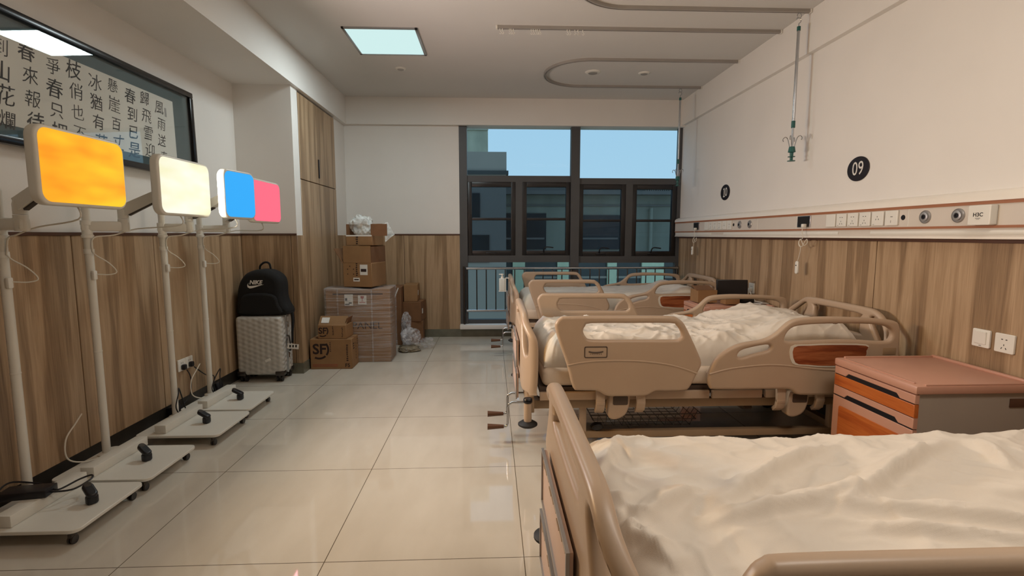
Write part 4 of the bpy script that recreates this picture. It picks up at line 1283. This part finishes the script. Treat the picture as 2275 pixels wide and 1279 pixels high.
HEAD_OUT = [(1.034, 0.490), (1.041, 0.535), (1.073, 0.609), (1.14, 0.666), (1.217, 0.70), (1.339, 0.721), (1.408, 0.755), (1.475, 0.816), (1.526, 0.837), (1.605, 0.845), (1.72, 0.847), (1.943, 0.838), (2.085, 0.822), (2.118, 0.79), (2.126, 0.72), (2.128, 0.545), (2.120, 0.42), (2.09, 0.402), (1.70, 0.399), (1.57, 0.401), (1.535, 0.415), (1.505, 0.434), (1.40, 0.437), (1.089, 0.439), (1.049, 0.452)]
HEAD_H1 = [(1.198, 0.636), (1.219, 0.661), (1.271, 0.677), (1.341, 0.690), (1.376, 0.690), (1.384, 0.676), (1.362, 0.657), (1.291, 0.641), (1.23, 0.624), (1.206, 0.623)]
HEAD_H2 = [(1.462, 0.733), (1.494, 0.782), (1.564, 0.801), (1.722, 0.808), (1.95, 0.804), (2.050, 0.786), (2.078, 0.748), (2.060, 0.710), (1.988, 0.707), (1.818, 0.717), (1.64, 0.714), (1.481, 0.711)]
RIDGE_F = [(0.245, 0.588), (0.324, 0.603), (0.411, 0.610), (0.541, 0.612), (0.672, 0.605), (0.804, 0.586), (0.893, 0.562), (0.970, 0.534)]
RIDGE_H = [(1.04, 0.53), (1.163, 0.56), (1.347, 0.578), (1.471, 0.574), (1.651, 0.552), (1.85, 0.540), (2.12, 0.538)]
WOODI = [(1.511, 0.677), (1.606, 0.687), (1.731, 0.690), (1.923, 0.684), (1.930, 0.655), (1.925, 0.622), (1.86, 0.592), (1.784, 0.573), (1.685, 0.571), (1.60, 0.578), (1.524, 0.592)]
BED_L = 2.13

def make_bed(label):
    t = thing('hospital_bed', label, 'hospital bed', (0, 0, 0), 0, 'beige hospital beds')
    def rail(out, holes, side, head):
        y = side * 0.535
        m = frame_mat((0, y, 0), (1, 0, 0), (0, 0, 1))
        q = MB().plate(zrail(out), [zrail(h) for h in holes], 0.040, 0.016, m, res=4)
        for sy_ in (-1, 1):
            q.tube([(a, y + sy_ * 0.0185, b_) for a, b_ in (RIDGE_H if head else RIDGE_F)], 0.0055, 6, smooth=4)
        ro = q.build('side_rail', 'bed', t)
        ys_ = y + side * 0.0205
        if head:
            q = MB().plate(smooth2([(1.495 + (a - 1.511) * 1.05 - 0.002, 0.63 + (b_ - 0.63) * 1.12) for a, b_ in WOODI], 3), (), 0.004, 0.001, frame_mat((0, ys_, 0), (1, 0, 0), (0, 0, 1)))
            q.build('inlay_rim', 'cord', ro)
            MB().plate(zrail(WOODI), (), 0.007, 0.002, frame_mat((0, ys_, 0), (1, 0, 0), (0, 0, 1))).build('wood_inlay', 'bed_wood', ro)
            MB().box((2.064, ys_, 0.65), (0.075, 0.005, 0.040), bev=0.002).build('rail_plaque', 'bed_dark', ro)
        else:
            MB().plate(rrect(0.128, 0.064, 0.008, cx=0.40, cy=0.661), (rrect(0.118, 0.054, 0.006, cx=0.40, cy=0.661),), 0.004, 0.001, frame_mat((0, ys_, 0), (1, 0, 0), (0, 0, 1))).build('plaque_border', 'bed_brown_and_shade', ro)
            q = MB()
            q.tube([(0.36, ys_, 0.664), (0.38, ys_, 0.660), (0.40, ys_, 0.659), (0.42, ys_, 0.660), (0.44, ys_, 0.664)], 0.004, 6, smooth=3)
            for k in range(7):
                q.box((0.37 + 0.01 * k, ys_, 0.650), (0.002, 0.003, 0.006))
            q.build('tilt_gauge', 'bed_brown_and_shade', ro)
        # swing arms and latch pod below the rail
        x0 = 1.455 if head else 0.418
        yi = y - side * 0.02
        def arm(xa, wd):
            br = MB()
            prf = [(yi, 0.43), (yi + side * 0.004, 0.36), (yi - side * 0.006, 0.325), (yi - side * 0.035, 0.30)]
            for k in range(3):
                (ya, za), (yb, zb) = prf[k], prf[k + 1]
                br.box((xa, (ya + yb) / 2, (za + zb) / 2), (wd, 0.022, abs(za - zb) + 0.022), rot=(math.atan2(yb - ya, za - zb), 0, 0), bev=0.004)
            br.build('rail_arm', 'bed', ro)
        arm(x0 + 0.02, 0.05)
        arm(x0 + 0.25, 0.05)
        pd = [(x0 + 0.075, 0.395), (x0 + 0.10, 0.41), (x0 + 0.185, 0.41), (x0 + 0.188, 0.345), (x0 + 0.165, 0.285), (x0 + 0.115, 0.26), (x0 + 0.075, 0.268), (x0 + 0.065, 0.31)]
        MB().plate(smooth2(pd, 3), (), 0.07, 0.012, frame_mat((0, y - side * 0.055, 0), (1, 0, 0), (0, 0, 1)), res=3).build('latch_pod', 'bed', ro)
        MB().plate(rrect(0.085, 0.05, 0.008, cx=x0 + 0.135, cy=0.372), (), 0.004, 0.001, frame_mat((0, y - side * 0.019, 0), (1, 0, 0), (0, 0, 1))).build('latch_grip', 'bed_brown_and_shade', ro)
        return ro
    for side in (-1, 1):
        rail(FOOT_OUT, [FOOT_H], side, False)
        rail(HEAD_OUT, [HEAD_H1, HEAD_H2], side, True)
    # end boards
    BO = [(-0.49, 0.42), (-0.50, 0.60), (-0.495, 0.700), (-0.47, 0.752), (-0.40, 0.812), (-0.34, 0.845), (-0.26, 0.856), (0, 0.858), (0.26, 0.856), (0.34, 0.845), (0.40, 0.812), (0.47, 0.752), (0.495, 0.700), (0.50, 0.60), (0.49, 0.42), (0.45, 0.400), (0, 0.395), (-0.45, 0.400)]
    def corner_hole(s):
        h = [(0.455 * s, 0.628), (0.458 * s, 0.70), (0.44 * s, 0.738), (0.36 * s, 0.800), (0.315 * s, 0.808), (0.305 * s, 0.785), (0.345 * s, 0.715), (0.405 * s, 0.635), (0.43 * s, 0.615)]
        return smooth2(h if s > 0 else h[::-1], 3)
    mid = smooth2([(-0.20, 0.79), (-0.18, 0.812), (0.18, 0.812), (0.20, 0.79), (0.18, 0.762), (-0.18, 0.762)], 3)
    def board(x, sgn, holes):
        q = MB().plate(smooth2(BO, 3), holes, 0.042, 0.017, frame_mat((x, 0, 0), (0, 1, 0), (0, 0, 1)), res=3, cut=0.06)
        def bend(c):
            k_ = max(0.0, (abs(c.y) - 0.36) / 0.14)
            return Vector((c.x + sgn * 0.055 * min(k_, 1.2) ** 2, c.y, c.z))
        return q.deform(bend)
    fb = board(0.022, 1, [corner_hole(1), corner_hole(-1), mid]).build('footboard', 'bed', t)
    hb = board(BED_L + 0.02, -1, [corner_hole(1), corner_hole(-1), smooth2([(-0.22, 0.70), (-0.22, 0.79), (-0.2, 0.81), (0.2, 0.81), (0.22, 0.79), (0.22, 0.70), (0.2, 0.685), (-0.2, 0.685)], 2)])
    hb.build('headboard', 'bed', t)
    for y0, y1, z0, z1 in ((-0.22, 0.27, 0.500, 0.660), (-0.20, 0.31, 0.290, 0.445)):
        ch = MB().box((-0.012, (y0 + y1) / 2, (z0 + z1) / 2), (0.012, y1 - y0, z1 - z0), bev=0.003).build('chart_holder', 'chart', fb)
        q = MB()
        q.box((-0.019, (y0 + y1) / 2, z0), (0.008, y1 - y0 + 0.012, 0.010)); q.box((-0.019, (y0 + y1) / 2, z1), (0.008, y1 - y0 + 0.012, 0.006))
        for yy in (y0, y1):
            q.box((-0.019, yy, (z0 + z1) / 2), (0.008, 0.008, z1 - z0))
        q.build('chart_frame', 'satin', ch)
        q = MB()
        for k in range(9):
            ya = y0 + 0.02 + (y1 - y0 - 0.04) * k / 9
            q.box((-0.0205, ya + 0.02, z1 - 0.012 - 0.006 * (k % 3)), (0.002, 0.042, 0.006))
        q.build('index_tabs', 'bed_dark', ch)
    # deck, frames
    dp = MB()
    for x0, x1 in ((0.10, 0.66), (0.70, 1.08), (1.095, 1.39), (1.41, 2.10)):
        dp.span(x0, x1, -0.455, 0.455, 0.405, 0.436)
        for s in (-1, 1):
            MB().span(x0, x1, s * 0.468 - 0.012, s * 0.468 + 0.012, 0.365, 0.412, bev=0.004).build('deck_edge', 'bed', t)
    dp.build('mattress_deck', 'bed_brown_and_shade', t)  # coloured dark to give the shaded gap below the mattress
    f = MB()
    for s in (-1, 1):
        f.span(0.06, 2.12, s * 0.41 - 0.02, s * 0.41 + 0.02, 0.30, 0.350, bev=0.004)
    for x in (0.08, 0.60, 1.06, 1.55, 2.10):
        f.span(x - 0.02, x + 0.02, -0.41, 0.41, 0.305, 0.345)
    f.span(0.03, 0.07, -0.47, 0.47, 0.29, 0.385, bev=0.005); f.span(2.085, 2.125, -0.47, 0.47, 0.29, 0.385, bev=0.005)
    f.build('upper_frame', 'bed_dark', t)
    f = MB()
    for s in (-1, 1):
        f.span(0.30, 1.95, s * 0.40 - 0.02, s * 0.40 + 0.02, 0.115, 0.155, bev=0.004)
    for x in (0.32, 1.93):
        f.span(x - 0.025, x + 0.025, -0.42, 0.42, 0.115, 0.155, bev=0.004)
    f.build('base_frame', 'bed_dark', t)
    for x, s in ((0.36, -1), (0.36, 1), (1.86, -1), (1.86, 1)):
        MB().span(x - 0.02, x + 0.02, s * 0.40 - 0.018, s * 0.40 + 0.018, 0.15, 0.31, bev=0.003).build('leg', 'bed', t)
    for s in (-1, 1):
        q = MB(); 
        q.tube([(0.55, s * 0.25, 0.27), (1.05, s * 0.25, 0.275), (1.12, s * 0.25, 0.31)], 0.016, 8)
        q.tube([(0.98, s * 0.25, 0.31), (1.02, s * 0.25, 0.285), (1.06, s * 0.25, 0.31)], 0.01, 8)
        q.tube([(1.25, s * 0.30, 0.33), (1.38, s * 0.30, 0.25), (1.42, s * 0.30, 0.25)], 0.02, 8)
        q.tube([(0.36, s * 0.25, 0.155), (0.10, s * 0.25, 0.31)], 0.014, 8)
        q.build('lift_link', 'bed_brown_and_shade', t)
    # casters with brake pedals
    for x, s in ((0.32, -1), (0.32, 1), (1.93, -1), (1.93, 1)):
        q = MB()
        q.cyl((x, s * 0.40, 0.098), (x, s * 0.40, 0.12), 0.022)
        q.plate(smooth2([(-0.05, 0.05), (-0.035, 0.095), (0.02, 0.105), (0.04, 0.08), (0.01, 0.04), (-0.03, 0.03)], 3), (), 0.05, 0.008, frame_mat((x + 0.01, s * 0.40, 0), (1, 0, 0), (0, 0, 1)))
        cs = q.build('caster', 'bed_brown_and_shade', t)
        wh = MB()
        for k in (-1, 1):
            wh.cyl((x - 0.02, s * 0.40 + k * 0.033 - 0.010, 0.052), (x - 0.02, s * 0.40 + k * 0.033 + 0.010, 0.052), 0.052, n=24)
        wh.build('wheel', 'rubber', cs)
    for s in (-1, 1):
        MB().plate(smooth2([(-0.02, 0), (0, 0.02), (0.04, 0.022), (0.05, 0.0), (0.03, -0.012), (0, -0.015)], 3), (), 0.05, 0.008, frame_mat((0.43, s * 0.40, 0.175), (1, 0, 0), (0, 0, 1))).build('brake_pedal', 'black', t)
        # corner bumper rollers at the foot end
        b_ = MB().lathe([(0, 0.255), (0.022, 0.255), (0.022, 0.36), (0, 0.36)], c=(0.03, s * 0.50, 0), n=18)
        b_.span(0.03 - 0.014, 0.03 + 0.014, min(s * 0.46, s * 0.50), max(s * 0.46, s * 0.50), 0.30, 0.345)
        bp = b_.build('bumper_post', 'bed', t)
        MB().lathe([(0, 0.222), (0.040, 0.224), (0.055, 0.234), (0.055, 0.242), (0.040, 0.252), (0.022, 0.256), (0, 0.256)], c=(0.03, s * 0.50, 0), n=24).build('bumper_wheel', 'rubber', bp)
        MB().lathe([(0, 0.362), (0.022, 0.362), (0.026, 0.366), (0.026, 0.374), (0.022, 0.376), (0.026, 0.38), (0.022, 0.388), (0, 0.388)], c=(0.03, s * 0.50, 0), n=20).build('bumper_cap', 'black', bp)
    # crank handles at the foot
    for y, z, dz in ((-0.11, 0.292, -0.135), (-0.20, 0.262, -0.155)):
        k = MB().tube([(0.10, y, z), (-0.045, y, z), (-0.068, y, z - 0.012), (-0.072, y, z - 0.03), (-0.074, y, z + dz + 0.02), (-0.080, y, z + dz + 0.004), (-0.10, y, z + dz)], 0.0075, 10)
        kc = k.build('crank', 'chrome', t)
        MB().cyl((-0.098, y, z + dz), (-0.20, y, z + dz), 0.011, 0.019, 16).build('crank_grip', 'brown_handle', kc)
    # wire basket
    q = MB()
    bx0, bx1, by0, by1, bz = 0.42, 1.10, -0.33, 0.33, 0.135
    for k in range(12):
        x = bx0 + 0.05 + (bx1 - bx0 - 0.1) * k / 11
        q.tube([(x, by0, bz + 0.085), (x, by0 + 0.04, bz), (x, by1 - 0.04, bz), (x, by1, bz + 0.085)], 0.0022, 5)
    for k in range(11):
        y = by0 + 0.05 + (by1 - by0 - 0.1) * k / 10
        q.tube([(bx0, y, bz + 0.085), (bx0 + 0.05, y, bz), (bx1 - 0.05, y, bz), (bx1, y, bz + 0.085)], 0.0022, 5)
    for zz in (bz + 0.085, bz + 0.045):
        e_ = 0.0 if zz > bz + 0.05 else 0.022
        q.tube([(bx0 + e_, by0 + e_, zz), (bx1 - e_, by0 + e_, zz), (bx1 - e_, by1 - e_, zz), (bx0 + e_, by1 - e_, zz)], 0.003, 6, closed=True)
    for x in (bx0, bx1):
        q.tube([(x, 0.0, bz + 0.085), (x, 0.0, 0.31)], 0.003, 6)
    q.build('wire_basket', 'steel_dark', t)
    return t
BX = 0.17
bedB = make_bed('beige hospital bed in the middle, all four side rails raised')
bedB.location = (BX, 3.225, 0)
bedC = copy_tree(bedB)
bedC.location = (BX + 0.02, 5.49, 0)
bedC['label'] = 'beige hospital bed by the window, soap bottle on its footboard'
bedA = copy_tree(bedB)
bedA.location = (BX, 1.165, 0)
bedA['label'] = 'beige hospital bed nearest the camera with its far rails lowered'
for c in [o for o in bpy.data.objects if o.parent == bedA and o.name.startswith('side_rail')]:
    if max(v[1] for v in c.bound_box) > 0.3:
        c.location.z = -0.36
        c.location.y = 0.035

# mattresses and quilts
def mattress(label, x0, x1, yc, hw, z0, z1):
    t = MB().box(((x0 + x1) / 2, yc, (z0 + z1) / 2), (x1 - x0, hw * 2, z1 - z0), bev=0.035, seg=4)
    bmesh.ops.subdivide_edges(t.bm, edges=[e for e in t.bm.edges if e.calc_length() > 0.15], cuts=14, use_grid_fill=True)
    def wv(c):
        return Vector((c.x, c.y + 0.004 * noise.noise(c * 9), c.z + 0.004 * noise.noise(c * 5)))
    return tag(t.deform(wv).build('mattress', 'mattress', None), label, 'mattress', 'mattresses on the beds')
mattress('cream mattress on the middle bed', BX + 0.115, BX + 2.07, 3.225, 0.465, 0.438, 0.545)
mattress('cream mattress on the bed by the window', BX + 0.135, BX + 2.09, 5.49, 0.465, 0.438, 0.545)
mattress('cream mattress on the bed nearest the camera', BX + 0.115, BX + 2.07, 1.165, 0.465, 0.438, 0.505)

def quilt(label, x0, x1, y0, y1, zb, th, rad, seed, amp, folds=(), hump=None, nx=260, ny=150):
    q = MB()
    off = Vector((seed * 3.7, seed * 1.9, seed))
    def height(x, y):
        dx = min(x - x0, x1 - x); dy = min(y - y0, y1 - y)
        d1 = min(dx / rad, 1.0); d2 = min(dy / rad, 1.0)
        e = math.sqrt(max(0, 1 - (1 - d1) ** 2)) * math.sqrt(max(0, 1 - (1 - d2) ** 2))
        p = Vector((x, y, 0))
        # domain warped ridges for soft creases
        w_ = Vector((noise.noise(p * 1.7 + off), noise.noise(p * 1.7 + off * 2), 0)) * 0.35
        r1 = 1 - abs(noise.noise(Vector((p.x * 2.2, p.y * 4.2, 0)) + w_ * 2 + off)) * 2
        r2 = 1 - abs(noise.noise(Vector((p.x * 6.5 + p.y * 3, p.y * 7 - p.x * 2, 3)) + w_ * 4 + off)) * 2
        r4 = 1 - abs(noise.noise(Vector((p.x * 11 - p.y * 5, p.y * 13 + p.x * 4, 7)) + w_ * 7 + off)) * 2
        r3 = noise.noise(p * 17 + w_ * 6 + off)
        h = noise.noise(p * 1.3 + off) * 0.016 + (max(r1, 0) ** 3) * amp + (max(r2, 0) ** 3) * amp * 0.65 + (max(r4, 0) ** 4) * amp * 0.30 + r3 * amp * 0.10
        for (ax, ay, bx_, by_, wd, ht) in folds:
            dX, dY = bx_ - ax, by_ - ay; L2 = dX * dX + dY * dY
            tt = max(0, min(1, ((x - ax) * dX + (y - ay) * dY) / L2))
            wob_ = 0.02 * noise.noise(Vector((tt * 4, ax * 7, by_ * 5)))
            sd = ((x - ax) * dY - (y - ay) * dX) / math.sqrt(L2) + wob_
            along = min(1, 4 * tt * (1 - tt) + 0.0)
            dd = math.hypot(x - (ax + tt * dX), y - (ay + tt * dY))
            # asymmetric fold: steep on one side
            k = math.exp(-(dd / (wd if sd > 0 else wd * 2.6)) ** 2)
            h += ht * along * k
        if hump:
            h += hump(x, y)
        return zb + e * (th + h)
    xs = [x0 + (x1 - x0) * (0.5 - 0.5 * math.cos(PI * i / (nx - 1))) * 0.5 + (x1 - x0) * i / (nx - 1) * 0.5 for i in range(nx)]
    ys_ = [y0 + (y1 - y0) * (0.5 - 0.5 * math.cos(PI * i / (ny - 1))) * 0.5 + (y1 - y0) * i / (ny - 1) * 0.5 for i in range(ny)]
    g_ = [[None] * ny for _ in range(nx)]
    for i, x in enumerate(xs):
        for j, y in enumerate(ys_):
            ex = 0.012 * noise.noise(Vector((x * 3, y * 3, seed)))
            ey = 0.014 * noise.noise(Vector((x * 3, y * 3, seed + 9)))
            g_[i][j] = q.bm.verts.new((x + ex, y + ey, height(x, y)))
    for i in range(nx - 1):
        for j in range(ny - 1):
            q.bm.faces.new((g_[i][j], g_[i + 1][j], g_[i + 1][j + 1], g_[i][j + 1]))
    ring = [g_[i][0] for i in range(nx)] + [g_[nx - 1][j] for j in range(1, ny)] + [g_[i][ny - 1] for i in range(nx - 2, -1, -1)] + [g_[0][j] for j in range(ny - 2, 0, -1)]
    low = [q.bm.verts.new((v.co.x, v.co.y, zb - 0.004)) for v in ring]
    for i in range(len(ring)):
        q.bm.faces.new((ring[i], low[i], low[(i + 1) % len(ring)], ring[(i + 1) % len(ring)]))
    q.bm.faces.new(low)
    o = q.build('quilt', 'sheet', None, angle=70)
    return tag(o, label, 'quilt', 'white quilts on the beds')
def humpB(x, y):
    k = max(0, min(1, (x - 1.45) / 0.45)); k = k * k * (3 - 2 * k)
    k2 = max(0, min(1, (2.2 - x) / 0.3))
    return 0.085 * k * (0.3 + 0.7 * k2)
def humpC(x, y):
    return 0.07 * math.exp(-((x - 2.03) / 0.13) ** 2) + 0.01
quilt('crumpled white quilt on the middle bed, raised toward the pillow end', BX + 0.12, BX + 2.05, 2.79, 3.67, 0.549, 0.145, 0.10, 4, 0.020, hump=humpB,
      folds=((1.30, 2.85, 1.75, 3.15, 0.05, 0.03), (1.1, 3.3, 1.7, 3.0, 0.05, 0.02), (0.55, 3.2, 1.0, 2.95, 0.05, 0.02)))
quilt('smooth white quilt on the bed by the window', BX + 0.14, BX + 2.07, 5.05, 5.93, 0.549, 0.135, 0.10, 9, 0.006, hump=humpC)
quilt('large wrinkled white quilt on the bed nearest the camera', BX + 0.10, BX + 2.06, 0.70, 1.64, 0.509, 0.118, 0.09, 2, 0.013,
      folds=((0.49, 1.10, 1.10, 1.49, 0.016, 0.050), (0.78, 1.08, 1.50, 1.51, 0.016, 0.052), (0.46, 1.04, 0.95, 1.19, 0.016, 0.042),
             (0.34, 1.09, 0.55, 1.22, 0.016, 0.03), (0.78, 1.13, 1.35, 1.02, 0.016, 0.028), (0.80, 1.04, 1.30, 0.96, 0.014, 0.026),
             (0.40, 1.60, 0.42, 1.40, 0.010, 0.014), (0.26, 1.32, 0.42, 1.53, 0.016, 0.026), (0.25, 1.17, 0.33, 1.14, 0.012, 0.03),
             (0.25, 1.08, 0.34, 1.09, 0.012, 0.03), (0.31, 1.10, 0.37, 0.90, 0.014, 0.03), (1.55, 1.49, 1.47, 1.30, 0.014, 0.04),
             (1.20, 1.20, 2.05, 1.05, 0.02, 0.03), (1.35, 1.08, 2.1, 0.95, 0.02, 0.03)))

# soap bottle clipped to the far footboard
t = thing('soap_bottle', 'small pump soap bottle in a bracket on the footboard by the window', 'bottle', (0.105, 4.985, 0.745))
MB().plate(rrect(0.062, 0.04, 0.012), (), 0.125, 0.008, Matrix.Translation((0, 0, 0.0625))).build('bottle', 'soap', t)
q = MB(); q.lathe([(0, 0.124), (0.014, 0.124), (0.014, 0.142), (0.006, 0.144), (0.006, 0.158), (0.016, 0.160), (0.016, 0.170), (0, 0.172)], n=16)
q.box((-0.018, 0, 0.165), (0.03, 0.010, 0.008), bev=0.003); q.build('pump', 'plastic_white', t)
q = MB(); q.box((0.034, 0, 0.06), (0.006, 0.04, 0.14)); q.box((0.052, 0, 0.128), (0.036, 0.03, 0.006)); q.box((0.0, 0, -0.003), (0.07, 0.044, 0.006)); q.build('bracket', 'plastic_white', t)

# ================================================================= BEDSIDE CABINETS
def cabinet(x, y, sx_, sy_, h, label):
    """front faces -x"""
    t = thing('bedside_cabinet', label, 'bedside cabinet', (x, y, 0), 0)
    q = MB().span(-sx_ / 2 + 0.02, sx_ / 2, -sy_ / 2 + 0.008, sy_ / 2 - 0.008, 0.07, h - 0.04)
    q.build('cabinet_body', 'cab_grey', t)
    q = MB().box((0, 0, h - 0.02), (sx_ + 0.01, sy_ + 0.012, 0.038), bev=0.008)
    for s in (-1, 1):
        q.box((0.02, s * (sy_ / 2 - 0.006), h + 0.001), (sx_ - 0.04, 0.014, 0.010), bev=0.004)
    q.box((-sx_ / 2 + 0.022, 0, h + 0.001), (0.010, sy_ - 0.07, 0.006), bev=0.002)
    q.box((sx_ / 2 - 0.012, 0, h + 0.003), (0.022, sy_, 0.016), bev=0.005)
    q.build('cabinet_top', 'pink_plastic', t)
    xf = -sx_ / 2
    def front(nm, z0, z1, mat, notch, th=0.022):
        o = [(-sy_ / 2, z0), (sy_ / 2, z0), (sy_ / 2, z1), (-sy_ / 2, z1)]
        if notch:
            o = [(-sy_ / 2, z0), (-sy_ * 0.34, z0), (-sy_ * 0.30, z0 + 0.018), (sy_ * 0.30, z0 + 0.018), (sy_ * 0.34, z0), (sy_ / 2, z0), (sy_ / 2, z1), (-sy_ / 2, z1)]
        return MB().plate(o, (), th, 0.004, frame_mat((xf + 0.008, 0, 0), (0, 1, 0), (0, 0, 1))).build(nm, mat, t)
    front('pull_out_tray', h - 0.082, h - 0.042, 'pink_plastic', True)
    d = front('drawer', h - 0.145, h - 0.085, 'orange_wood', False)
    d2 = front('drawer_lip', h - 0.195, h - 0.146, 'pink_plastic', True)
    dr = MB().plate([(-sy_ / 2, 0.08), (sy_ / 2, 0.08), (sy_ / 2, h - 0.20), (-sy_ / 2, h - 0.20)], (), 0.022, 0.004, frame_mat((xf + 0.008, 0, 0), (0, 1, 0), (0, 0, 1))).build('door', 'pink_plastic', t)
    MB().plate(rrect(sy_ - 0.10, h - 0.36, 0.012, cy=(h - 0.12) / 2 - 0.005), (), 0.008, 0.002, frame_mat((xf - 0.003, 0, 0), (0, 1, 0), (0, 0, 1))).build('door_inlay', 'orange_wood', dr)
    MB().span(xf - 0.001, xf + 0.02, -sy_ / 2 + 0.006, sy_ / 2 - 0.006, h - 0.2, h - 0.045).build('gap_shade_filler', 'black', t)  # black filler painting the shade inside the tray and drawer notches
    MB().box((sx_ / 2 - 0.06, -sy_ / 2 + 0.007, h - 0.085), (0.10, 0.006, 0.04), bev=0.002).build('side_vent', 'wood_trim', t)
    for a in (-1, 1):
        for b_ in (-1, 1):
            cs = MB().box((a * (sx_ / 2 - 0.05), b_ * (sy_ / 2 - 0.05), 0.058), (0.026, 0.03, 0.026), bev=0.004).build('caster', 'steel_dark', t)
            MB().cyl((a * (sx_ / 2 - 0.05), b_ * (sy_ / 2 - 0.05) - 0.012, 0.025), (a * (sx_ / 2 - 0.05), b_ * (sy_ / 2 - 0.05) + 0.012, 0.025), 0.025).build('wheel', 'rubber', cs)
    return t
cabinet(2.112, 2.29, 0.545, 0.51, 0.650, 'pink topped bedside cabinet with orange drawer between nearest and middle beds')
cabinet(2.075, 4.285, 0.60, 0.44, 0.700, 'pink topped bedside cabinet between middle and window beds, piled with boxes')
# things on the far cabinet
ZT = 0.709
t = thing('carton_on_cabinet', 'open brown carton on the farther bedside cabinet', 'box', (1.895, 4.37, ZT))
q = MB().span(-0.085, 0.085, -0.085, 0.085, 0, 0.11); q.build('box_body', 'carton', t)
MB().box((-0.02, -0.02, 0.125), (0.16, 0.12, 0.004), rot=(R(14), 0, 0)).build('top_flap', 'carton_dark', t)
t = thing('carton_on_cabinet', 'small closed brown box on the farther bedside cabinet', 'box', (2.06, 4.21, ZT))
MB().box((0, 0, 0.033), (0.125, 0.10, 0.066), bev=0.003).build('box_body', 'carton', t)
MB().box((0, 0, 0.0665), (0.126, 0.03, 0.001)).build('packing_tape', 'carton_dark', t)
t = thing('monitor', 'black flat monitor standing on the farther bedside cabinet', 'monitor', (2.185, 4.44, ZT), R(-8))
MB().box((0, 0, 0.105), (0.275, 0.022, 0.165), rot=(R(-4), 0, 0), bev=0.006).build('housing', 'black', t)
MB().box((0, -0.0125, 0.108), (0.255, 0.002, 0.145), rot=(R(-4), 0, 0)).build('screen', 'sash', t)
MB().box((0, 0.01, 0.008), (0.12, 0.07, 0.014), bev=0.004).build('stand', 'black', t)
t = thing('black_pouch', 'black cable pouch lying before the monitor on the cabinet', 'pouch', (2.215, 4.24, ZT))
MB().box((0, 0, 0.025), (0.12, 0.09, 0.05), bev=0.018, seg=3).build('body', 'black_matte', t)
MB().box((0, -0.046, 0.03), (0.09, 0.003, 0.004)).build('zipper', 'steel_dark', t)
t = thing('paper_sheets', 'few loose white sheets at the wall side of the farther cabinet', 'paper', (2.315, 4.20, ZT + 0.003))
MB().box((0, 0, 0.003), (0.09, 0.12, 0.005), rot=(0, 0, 0.3)).build('sheet', 'paper', t)
MB().box((-0.005, 0.005, 0.014), (0.08, 0.11, 0.003), rot=(R(4), R(6), 0.6)).build('sheet', 'paper', t)
t = thing('charging_cable', 'white cable hanging from the socket to the farther cabinet', 'cable', (2.40, 4.49, 0.80))
q = MB().box((-0.018, 0, 0), (0.03, 0.026, 0.03), bev=0.005); q.build('plug', 'plastic_white', t)
q = MB(); q.tube([(-0.03, -0.01, 0), (-0.05, -0.06, -0.01), (-0.06, -0.12, -0.05), (-0.08, -0.22, -0.078)], 0.003, 6, smooth=5)
q.tube([(-0.03, 0.0, -0.006), (-0.06, -0.05, -0.05), (-0.10, -0.15, -0.06), (-0.14, -0.26, -0.082)], 0.003, 6, smooth=5)
q.build('cord', 'cord', t)
